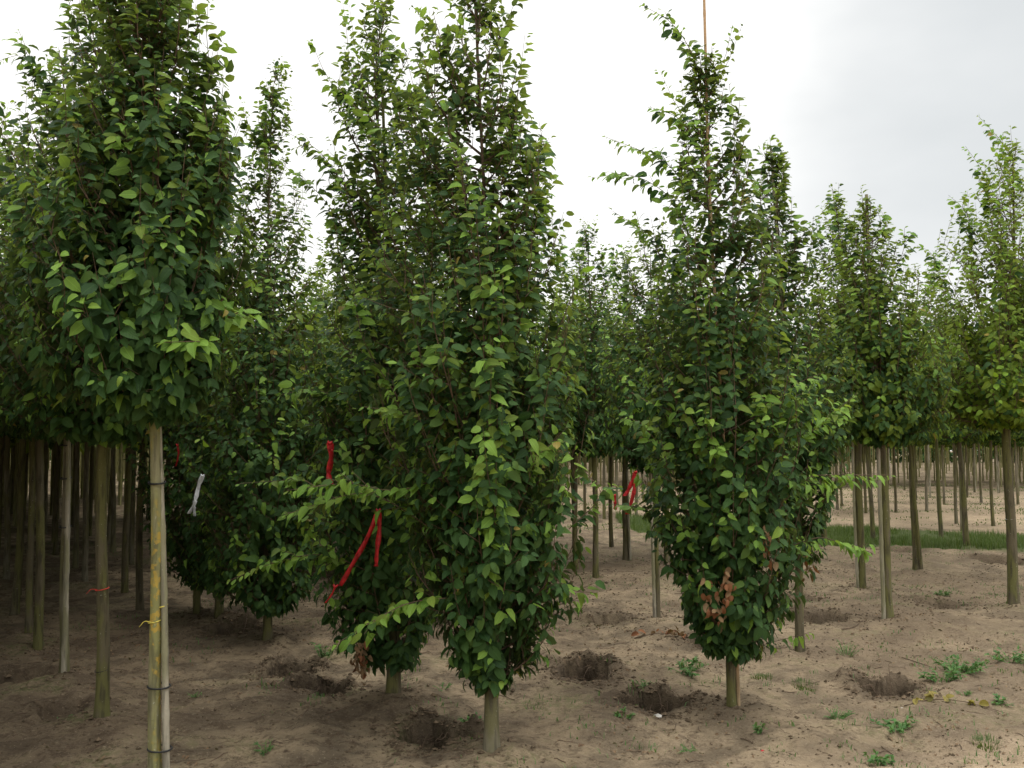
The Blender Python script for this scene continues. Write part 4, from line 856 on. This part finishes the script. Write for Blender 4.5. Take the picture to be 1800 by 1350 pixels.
# ------------------------------------------------------------------ ground cover
def scatter_view(n, rmin, rmax, seed, amin=-34, amax=34, pw=.5):
    g = np.random.default_rng(seed); r = rmin + (rmax - rmin) * g.uniform(0, 1, n) ** (1 / (1 + pw)); a = np.radians(g.uniform(amin, amax, n)); return r * np.sin(a), r * np.cos(a), g
def ico():
    ph = (1 + 5 ** .5) / 2; v = np.array([[-1, ph, 0], [1, ph, 0], [-1, -ph, 0], [1, -ph, 0], [0, -1, ph], [0, 1, ph], [0, -1, -ph], [0, 1, -ph], [ph, 0, -1], [ph, 0, 1], [-ph, 0, -1], [-ph, 0, 1]]) / 1.9
    f = np.array([[0, 11, 5], [0, 5, 1], [0, 1, 7], [0, 7, 10], [0, 10, 11], [1, 5, 9], [5, 11, 4], [11, 10, 2], [10, 7, 6], [7, 1, 8], [3, 9, 4], [3, 4, 2], [3, 2, 6], [3, 6, 8], [3, 8, 9], [4, 9, 5], [2, 4, 11], [6, 2, 10], [8, 6, 7], [9, 8, 1]]); return v, f
IV, IF = ico()
OV = np.array([[1, 0, 0], [0, 1, 0], [-1, 0, 0], [0, -1, 0], [0, 0, 1], [0, 0, -1.]]); OF = np.array([[0, 1, 4], [1, 2, 4], [2, 3, 4], [3, 0, 4], [1, 0, 5], [2, 1, 5], [3, 2, 5], [0, 3, 5]])
def clods():
    x, y, g = scatter_view(30000, 3.2, 16, 41); keep = fbm(x * 1.4, y * 1.4, 12, 3) > .02; x, y = x[keep], y[keep]; s = np.abs(g.normal(0, .0045, len(x))) + .002
    for hx, hy, hr, dp in HOLES:
        k = int(420 * min(1, dp / .3)); a = g.uniform(0, 6.28, k); q = hr * (1.0 + np.abs(g.normal(0, .45, k))); x = np.r_[x, hx + q * np.cos(a)]; y = np.r_[y, hy + q * np.sin(a)]; s = np.r_[s, np.abs(g.normal(0, .0065, k)) + .002]
    for bx, by in list(KEY.values())[:16]:
        k = 120; a = g.uniform(0, 6.28, k); q = .06 + np.abs(g.normal(0, .2, k)); x = np.r_[x, bx + q * np.cos(a)]; y = np.r_[y, by + q * np.sin(a)]; s = np.r_[s, np.abs(g.normal(0, .006, k)) + .002]
    n = len(x); z = ground_h(x, y); V = OV[None] * (1 + g.normal(0, .28, (n, 6, 1))) * s[:, None, None] * np.array([1.2, 1, .75]); V = V + np.stack([x, y, z + s * .2], -1)[:, None]
    o = link('soil_clods', mesh_np('soil_clods', V.reshape(-1, 3), (OF[None] + (np.arange(n) * 6)[:, None, None]).reshape(-1, 3), [M_CLOD], smooth=False), kind='stuff'); o['label'] = 'crumbs and clods of brown soil round the pits and stems'
clods()
def litter():
    x, y, g = scatter_view(11000, 3.2, 14, 43); keep = fbm(x * 1.1, y * 1.1, 13, 4) > .0; x, y = x[keep], y[keep]; n = len(x)
    A = unit(g.normal(0, 1, (n, 3)) * [1, 1, .25]); ref = np.array([0, 0, 1.]) + g.normal(0, .35, (n, 3)); NM = unit(ref - A * (ref * A).sum(-1, keepdims=True)); Pp = np.stack([x, y, ground_h(x, y) + .006], -1)
    tv, tt, tu = TPL['mid'][4]; sz = g.uniform(.010, .036, n); X = np.cross(A, NM)
    V = Pp[:, None] + sz[:, None, None] * (X[:, None] * tv[None, :, 0:1] + A[:, None] * tv[None, :, 1:2] + NM[:, None] * tv[None, :, 2:3])
    o = link('leaf_litter', mesh_np('leaf_litter', V.reshape(-1, 3), (tt[None] + (np.arange(n) * len(tv))[:, None, None]).reshape(-1, 3), [M_LITTER], uv=np.tile(tu, (n, 1))), kind='stuff'); o['label'] = 'brown dead leaves strewn on the sandy soil'
    x, y, g = scatter_view(1500, 3.2, 14, 44); n = len(x); a = g.uniform(0, 6.28, n); L = g.uniform(.03, .16, n) * g.uniform(.4, 1, n); t5 = np.linspace(-.5, .5, 5)
    bend = g.normal(0, .18, n); px_ = x[:, None] + L[:, None] * (t5 * np.cos(a)[:, None] - bend[:, None] * t5 ** 2 * np.sin(a)[:, None]); py_ = y[:, None] + L[:, None] * (t5 * np.sin(a)[:, None] + bend[:, None] * t5 ** 2 * np.cos(a)[:, None])
    V, Q = tubes(np.stack([px_, py_, ground_h(px_, py_) + .004], -1), np.tile(g.uniform(.001, .0028, (n, 1)), (1, 5)), 4)
    o = link('fallen_twigs', mesh_np('fallen_twigs', V, Q, [M_TWIG], smooth=True), kind='stuff'); o['label'] = 'thin dark twigs lying on the sandy soil'
litter()
def blades(name, x, y, h, w, g, mat, label, spread=.35, z=None):
    n = len(x); z = ground_h(x, y) if z is None else z; a = g.uniform(0, 6.28, n); lean = g.uniform(.1, 1, n) * spread; dx, dy = np.cos(a), np.sin(a)
    b = np.stack([x, y, z - .005], -1); s = np.stack([-dy, dx, 0 * dx], -1) * w[:, None]
    m = b + np.stack([dx * lean * h * .35, dy * lean * h * .35, h * .6], -1); e = b + np.stack([dx * lean * h, dy * lean * h, h * (1 - .4 * lean)], -1)
    V = np.stack([b - s, b + s, m - s * .7, m + s * .7, e], 1).reshape(-1, 3); T = np.array([[0, 1, 3], [0, 3, 2], [2, 3, 4]])
    uv = np.tile(np.array([[.3, 0], [.7, 0], [.3, .5], [.7, .5], [.5, 1]]), (n, 1))
    o = link(name, mesh_np(name, V, (T[None] + (np.arange(n) * 5)[:, None, None]).reshape(-1, 3), [mat], uv=uv, smooth=True), kind='stuff'); o['label'] = label; return o
def roots():
    g = np.random.default_rng(66); Ps = []
    for hx, hy, hr, dp in HOLES:
        if dp < .25: continue
        for k in range(16):
            a = g.uniform(0, 6.28); r1, r2 = hr * g.uniform(.75, 1.1), hr * g.uniform(.2, .75); z1 = gz(hx + hr * 1.25 * math.cos(a), hy + hr * 1.25 * math.sin(a)) - g.uniform(.02, .12)
            t = np.linspace(0, 1, 6); rr = r1 + (r2 - r1) * t; aa = a + g.normal(0, .5) * t; Ps.append(np.stack([hx + rr * np.cos(aa), hy + rr * np.sin(aa), z1 - g.uniform(-.03, .12) * t ** 2 + g.normal(0, .008, 6)], -1))
    Ps = np.array(Ps); V, Q = tubes(Ps, np.tile(g.uniform(.001, .0035, (len(Ps), 1)), (1, 6)) * np.linspace(1.2, .5, 6), 4)
    o = link('cut_roots', mesh_np('cut_roots', V, Q, [M_TWIG], smooth=True), kind='stuff'); o['label'] = 'thin cut roots poking from the walls of the dug pits'
roots()
def grass():
    g = np.random.default_rng(61); n = 190000; u = g.uniform(-16, 14, n); v = g.uniform(15.9, 19.8, n)
    nrm = np.array([.575, .818]); tn = np.array([.818, -.575]); x = nrm[0] * v + tn[0] * u * 1.0 + 0; y = nrm[1] * v + tn[1] * u + 0
    # shift so the strip runs through the view
    k = (strip_w(x, y) * np.clip(.75 + 1.6 * fbm(x * 1.3, y * 1.3, 35, 3), .1, 1) > g.uniform(.1, 1, n)) & (np.abs(x / y) < .75) & (y > 3); x, y = x[k], y[k]
    blades('grass_strip', x, y, g.uniform(.05, .14, len(x)) * np.clip(1 + 1.6 * fbm(x * 1.6, y * 1.6, 33, 3), .25, 2), g.uniform(.003, .006, len(x)), g, M_GRASS, 'strip of rough green grass crossing behind the rows')
    x, y, g = scatter_view(60000, 3.3, 18, 62, -28, 34); q = fbm(x * .8, y * .8, 14, 4) + .18 * (x / y); k = (q > .08) & (fbm(x * 5, y * 5, 19, 2) > .12); x, y = x[k], y[k]
    blades('ground_weeds', x, y, g.uniform(.010, .055, len(x)), g.uniform(.0015, .0045, len(x)), g, M_WEED, 'sparse tiny weeds and grass sprouting from the sandy soil', 1.1)
    # open sand beyond the strip has thin green growth
    n = 60000; x = g.uniform(-2, 24, n); y = g.uniform(19, 44, n); q = fbm(x * .45, y * 1.1, 15, 4); k = (q > .04) & (np.abs(x / y) < .65) & (strip_w(x, y) < .1); x, y = x[k], y[k]
    blades('sand_weeds', x, y, g.uniform(.02, .07, len(x)), g.uniform(.005, .012, len(x)), g, M_GRASS, 'thin green growth scattered over the open sand', 1.0)
grass()
def weed(label, px, py, R, H, n, kind='broad', seed=0):
    R *= 1.25; H *= .75; n = int(n * 1.3)
    g = np.random.default_rng(seed + int(px)); c = gpt(px, py); x0, y0 = c[0], c[1]; z0 = gz(x0, y0)
    root = bpy.data.objects.new('weed_plant', None); COL.objects.link(root); root.location = (x0, y0, z0); root['label'] = label; root['category'] = 'weed'
    ns = max(3, n // 9); a = g.uniform(0, 6.28, ns); rr = R * np.sqrt(g.uniform(0, 1, ns)) * .8
    if kind == 'grass':
        a = g.uniform(0, 6.28, n); r_ = R * np.sqrt(g.uniform(0, 1, n)) * .7; h = H * g.uniform(.4, 1, n); ln = g.uniform(.1, .8, n); d = np.stack([np.cos(a), np.sin(a), 0 * a], -1)
        b = d * r_[:, None]; b[:, 2] = ground_h(b[:, 0] + x0, b[:, 1] + y0) - z0 - .004; s = np.stack([-d[:, 1], d[:, 0], 0 * a], -1) * .0022; d2 = unit(d + g.normal(0, .5, (n, 3)) * [1, 1, 0]); m = b + d2 * (ln * h * .4)[:, None]; m[:, 2] = b[:, 2] + h * .6; e = b + d2 * (ln * h)[:, None]; e[:, 2] = b[:, 2] + h * (1 - .5 * ln)
        V = np.stack([b - s, b + s, m - s * .7, m + s * .7, e], 1).reshape(-1, 3); T = np.array([[0, 1, 3], [0, 3, 2], [2, 3, 4]]); uv = np.tile(np.array([[.3, 0], [.7, 0], [.3, .5], [.7, .5], [.5, 1]]), (n, 1))
        link('blades', mesh_np('blades', V, (T[None] + (np.arange(n) * 5)[:, None, None]).reshape(-1, 3), [M_GRASS], uv=uv, smooth=True), root, kind='stuff'); return
    b = np.stack([rr * .4 * np.cos(a), rr * .4 * np.sin(a), 0 * a], -1); e = np.stack([rr * 1.2 * np.cos(a), rr * 1.2 * np.sin(a), H * g.uniform(.35, 1, ns)], -1)
    for q in (b, e): q[:, 2] += ground_h(q[:, 0] + x0, q[:, 1] + y0) - z0
    mdl = (b + e) / 2 + [0, 0, .01]; tt = np.linspace(0, 1, 4); Pp = bez(b[:, None], mdl[:, None], e[:, None], np.tile(tt, (ns, 1))); V, Q = tubes(Pp, np.tile([.002, .0017, .0013, .001], (ns, 1)), 4)
    link('stems', mesh_np('stems', V, Q, [M_WEED], uv=np.tile([[.5, .5]], (len(V), 1)), smooth=True), root, kind='stuff')
    j = g.integers(0, ns, n); t_ = g.uniform(.15, 1, n); p = bez(b[j], mdl[j], e[j], t_); A = unit(np.stack([np.cos(a[j]), np.sin(a[j]), 0 * t_], -1) * .5 + g.normal(0, .7, (n, 3)) * [1, 1, .4] + [0, 0, .25]); ref = np.array([0, 0, 1.]) + g.normal(0, .3, (n, 3)); NM = unit(ref - A * (ref * A).sum(-1, keepdims=True)); X = np.cross(A, NM); sz = g.uniform(.018, .042, n) * (1 if kind == 'broad' else .6)
    tv, tt2, tu = TPL['mid'][0]; tv = tv * ([.75, 1, 1] if kind == 'broad' else [.4, 1.2, 1]); V = p[:, None] + sz[:, None, None] * (X[:, None] * tv[None, :, 0:1] + A[:, None] * tv[None, :, 1:2] + NM[:, None] * tv[None, :, 2:3])
    link('leaves', mesh_np('leaves', V.reshape(-1, 3), (tt2[None] + (np.arange(n) * len(tv))[:, None, None]).reshape(-1, 3), [M_WEED], uv=np.tile(tu, (n, 1)), smooth=True), root, kind='stuff')
weed('spreading leafy weed on the sand behind the right-hand pit', 1685, 1180, .20, .16, 260)
weed('second lobe of bright weed beside the spreading one', 1655, 1195, .14, .10, 140)
weed('low green weed patch in front of the right-hand pit', 1575, 1278, .12, .05, 120)
weed('spiky grass tuft in the bottom right corner of the sand', 1733, 1308, .09, .07, 110, 'grass')
weed('blue-green weed mat left of the right-hand pit', 1470, 1255, .10, .05, 150, 'fine')
weed('bright grass clump on the rise right of the cane-tied hornbeam', 1340, 1188, .10, .06, 120, 'grass')
weed('grass clump right of the bright one, towards the pit', 1412, 1202, .11, .06, 130, 'grass')
weed('leafy weed standing beside the cane-tied stem base row', 1488, 1150, .12, .16, 130, 'fine')
weed('bushy weed between the two middle pits', 1205, 1185, .16, .12, 170)
weed('dark weed on the rim of the pit left of the cane-tied stem', 1135, 1210, .09, .08, 110, 'fine')
weed('dark leafy seedling behind the pits at left', 568, 1158, .10, .17, 90)
weed('small green sprout between the front stem and its pit', 829, 1282, .05, .05, 50)
weed('green weed tuft before the dark second stem', 778, 1217, .06, .06, 60, 'fine')
weed('small weed with round leaves near the foot of the pale front cane', 690, 1225, .05, .05, 0 + 50, 'fine')
weed('green weed on the sand at the right edge below the mossy stem', 1780, 1165, .16, .10, 130)
weed('weed sprig in the middle distance right of the low crown', 1358 + 300, 1040, .10, .07, 80)
weed('small round weed alone on pale sand right of the yellow twig', 1697, 1222, .05, .04, 70, 'fine')
weed('little weed pair at the bottom edge of the bright sand', 1545, 1340, .06, .07, 60)
weed('upright sprout on bare sand left of the weed mats', 1333, 1295, .03, .07, 24)
weed('tiny weed on the sand near the bottom centre right', 1210, 1322, .05, .03, 40, 'fine')
weed('green sprig beside the middle pit with pale stones', 1097, 1270, .05, .05, 40)
weed('weed growing on the far rim of the small pit by the cane-tied stem', 1256, 1122, .08, .08, 70)
weed('thin weed in the small shallow hollow in front of the mossy left trunk', 118, 1262, .05, .06, 40)
weed('weed sprout on dark sand right of the nearest cane', 345, 1222, .05, .05, 40, 'fine')
weed('low weed at the bottom between the nearest cane and the big pit', 465, 1332, .07, .04, 70, 'fine')
weed('bright sprout tuft on the sand by the right edge', 1760, 1240, .05, .05, 50)
# seedling near the second pit has grass; fallen branches
def fallen(label, name, px, col, n, spread, seed, cat):
    g = np.random.default_rng(seed); pts = np.array([gpt(a, b) for a, b in px]); pts[:, 2] = [gz(p[0], p[1]) + .012 for p in pts]; org = pts[0].copy()
    root = bpy.data.objects.new(name, None); COL.objects.link(root); root.location = org; root['label'] = label; root['category'] = cat
    path = smooth_path(pts - org, 14); V, Q = tubes(path[None], np.linspace(.004, .0015, 14)[None], 5); link('stem', mesh_np('stem', V, Q, [M_TWIG], smooth=True), root)
    for i in range(n):
        p = path[int(g.integers(1, 14))] + g.normal(0, spread, 3) * [1, 1, .3] + [0, 0, .015]; A = unit(g.normal(0, 1, 3) * [1, 1, .35]); ref = np.array([0, 0, 1.]) + g.normal(0, .6, 3); nn = unit(ref - A * (ref @ A)); X = np.cross(A, nn); k = g.uniform(.04, .075)
        o = bpy.data.objects.new('leaf', LEAF_OBJ_MESH[(col, int(g.integers(0, 6)))]); COL.objects.link(o); o.parent = root
        o.matrix_local = Matrix(((X[0] * k, A[0] * k, nn[0] * k, p[0]), (X[1] * k, A[1] * k, nn[1] * k, p[1]), (X[2] * k, A[2] * k, nn[2] * k, p[2]), (0, 0, 0, 1)))
fallen('fallen twig with yellowing leaves on the sand in front of the right-hand pit', 'fallen_branch', [(1590, 1240), (1640, 1232), (1700, 1242), (1775, 1252)], 2, 14, .02, 5, 'branch')
fallen('fallen twig with curled brown leaves left of the small pit by the cane-tied stem', 'fallen_branch', [(1115, 1128), (1140, 1126), (1170, 1122), (1200, 1130)], 3, 26, .03, 6, 'branch')
def stick(label, px, r, up=0):
    pts = np.array([gpt(a, b) for a, b in px]); pts[:, 2] = [gz(p[0], p[1]) + .01 for p in pts]; pts[:, 2] += np.array(up if up else [0] * len(pts)); org = pts[0].copy(); path = smooth_path(pts - org, 12)
    V, Q = tubes(path[None], np.linspace(r, r * .5, 12)[None], 6); o = link('stick', mesh_np('stick', V, Q, [M_TWIG], smooth=True), loc=org); o['label'] = label; o['category'] = 'stick'
stick('thin dark stick lying on the soil left of the right-hand tall stems', [(1480, 1112), (1500, 1108), (1516, 1098)], .005)
stick('long thin twig on the soil behind the right-hand pit', [(1585, 1150), (1610, 1157), (1635, 1166)], .004)
stick('slender twig poking out of the right-hand pit', [(1578, 1224), (1571, 1208), (1563, 1196)], .003, [.0, .05, .12])
stick('dark root twig on the soil behind the second stem', [(695, 1163), (725, 1158), (755, 1150)], .006)
stick('long dark twig at the left beside the big pit path', [(575, 1275), (600, 1266), (630, 1262)], .004)
# pale pebbles near the middle pit
def pebble(label, px, py, s, col):
    c = gpt(px, py); g = np.random.default_rng(int(px)); V = IV * (1 + g.normal(0, .15, (12, 1))) * s * [1.3, 1, .7]
    o = link('pebble', mesh_np('pebble', V, IF, [col], smooth=False), loc=(c[0], c[1], gz(c[0], c[1]) + s * .3)); o['label'] = label; o['category'] = 'stone'
M_STONE = flat_mat('stone_pale', (0.42, 0.40, 0.36), .9); M_RCHIP = flat_mat('chip_red', (0.45, 0.02, 0.03), .5)
pebble('pale lump of chalky stone on the near rim of the middle pit', 1157, 1258, .020, M_STONE)
pebble('tiny white pebble in front of the right-hand pit', 1585, 1242, .006, M_STONE)
pebble('small scrap of red tape lying on bare sand', 1340, 1323, .008, M_RCHIP)
print('objects', len(bpy.data.objects), 'far', nf)
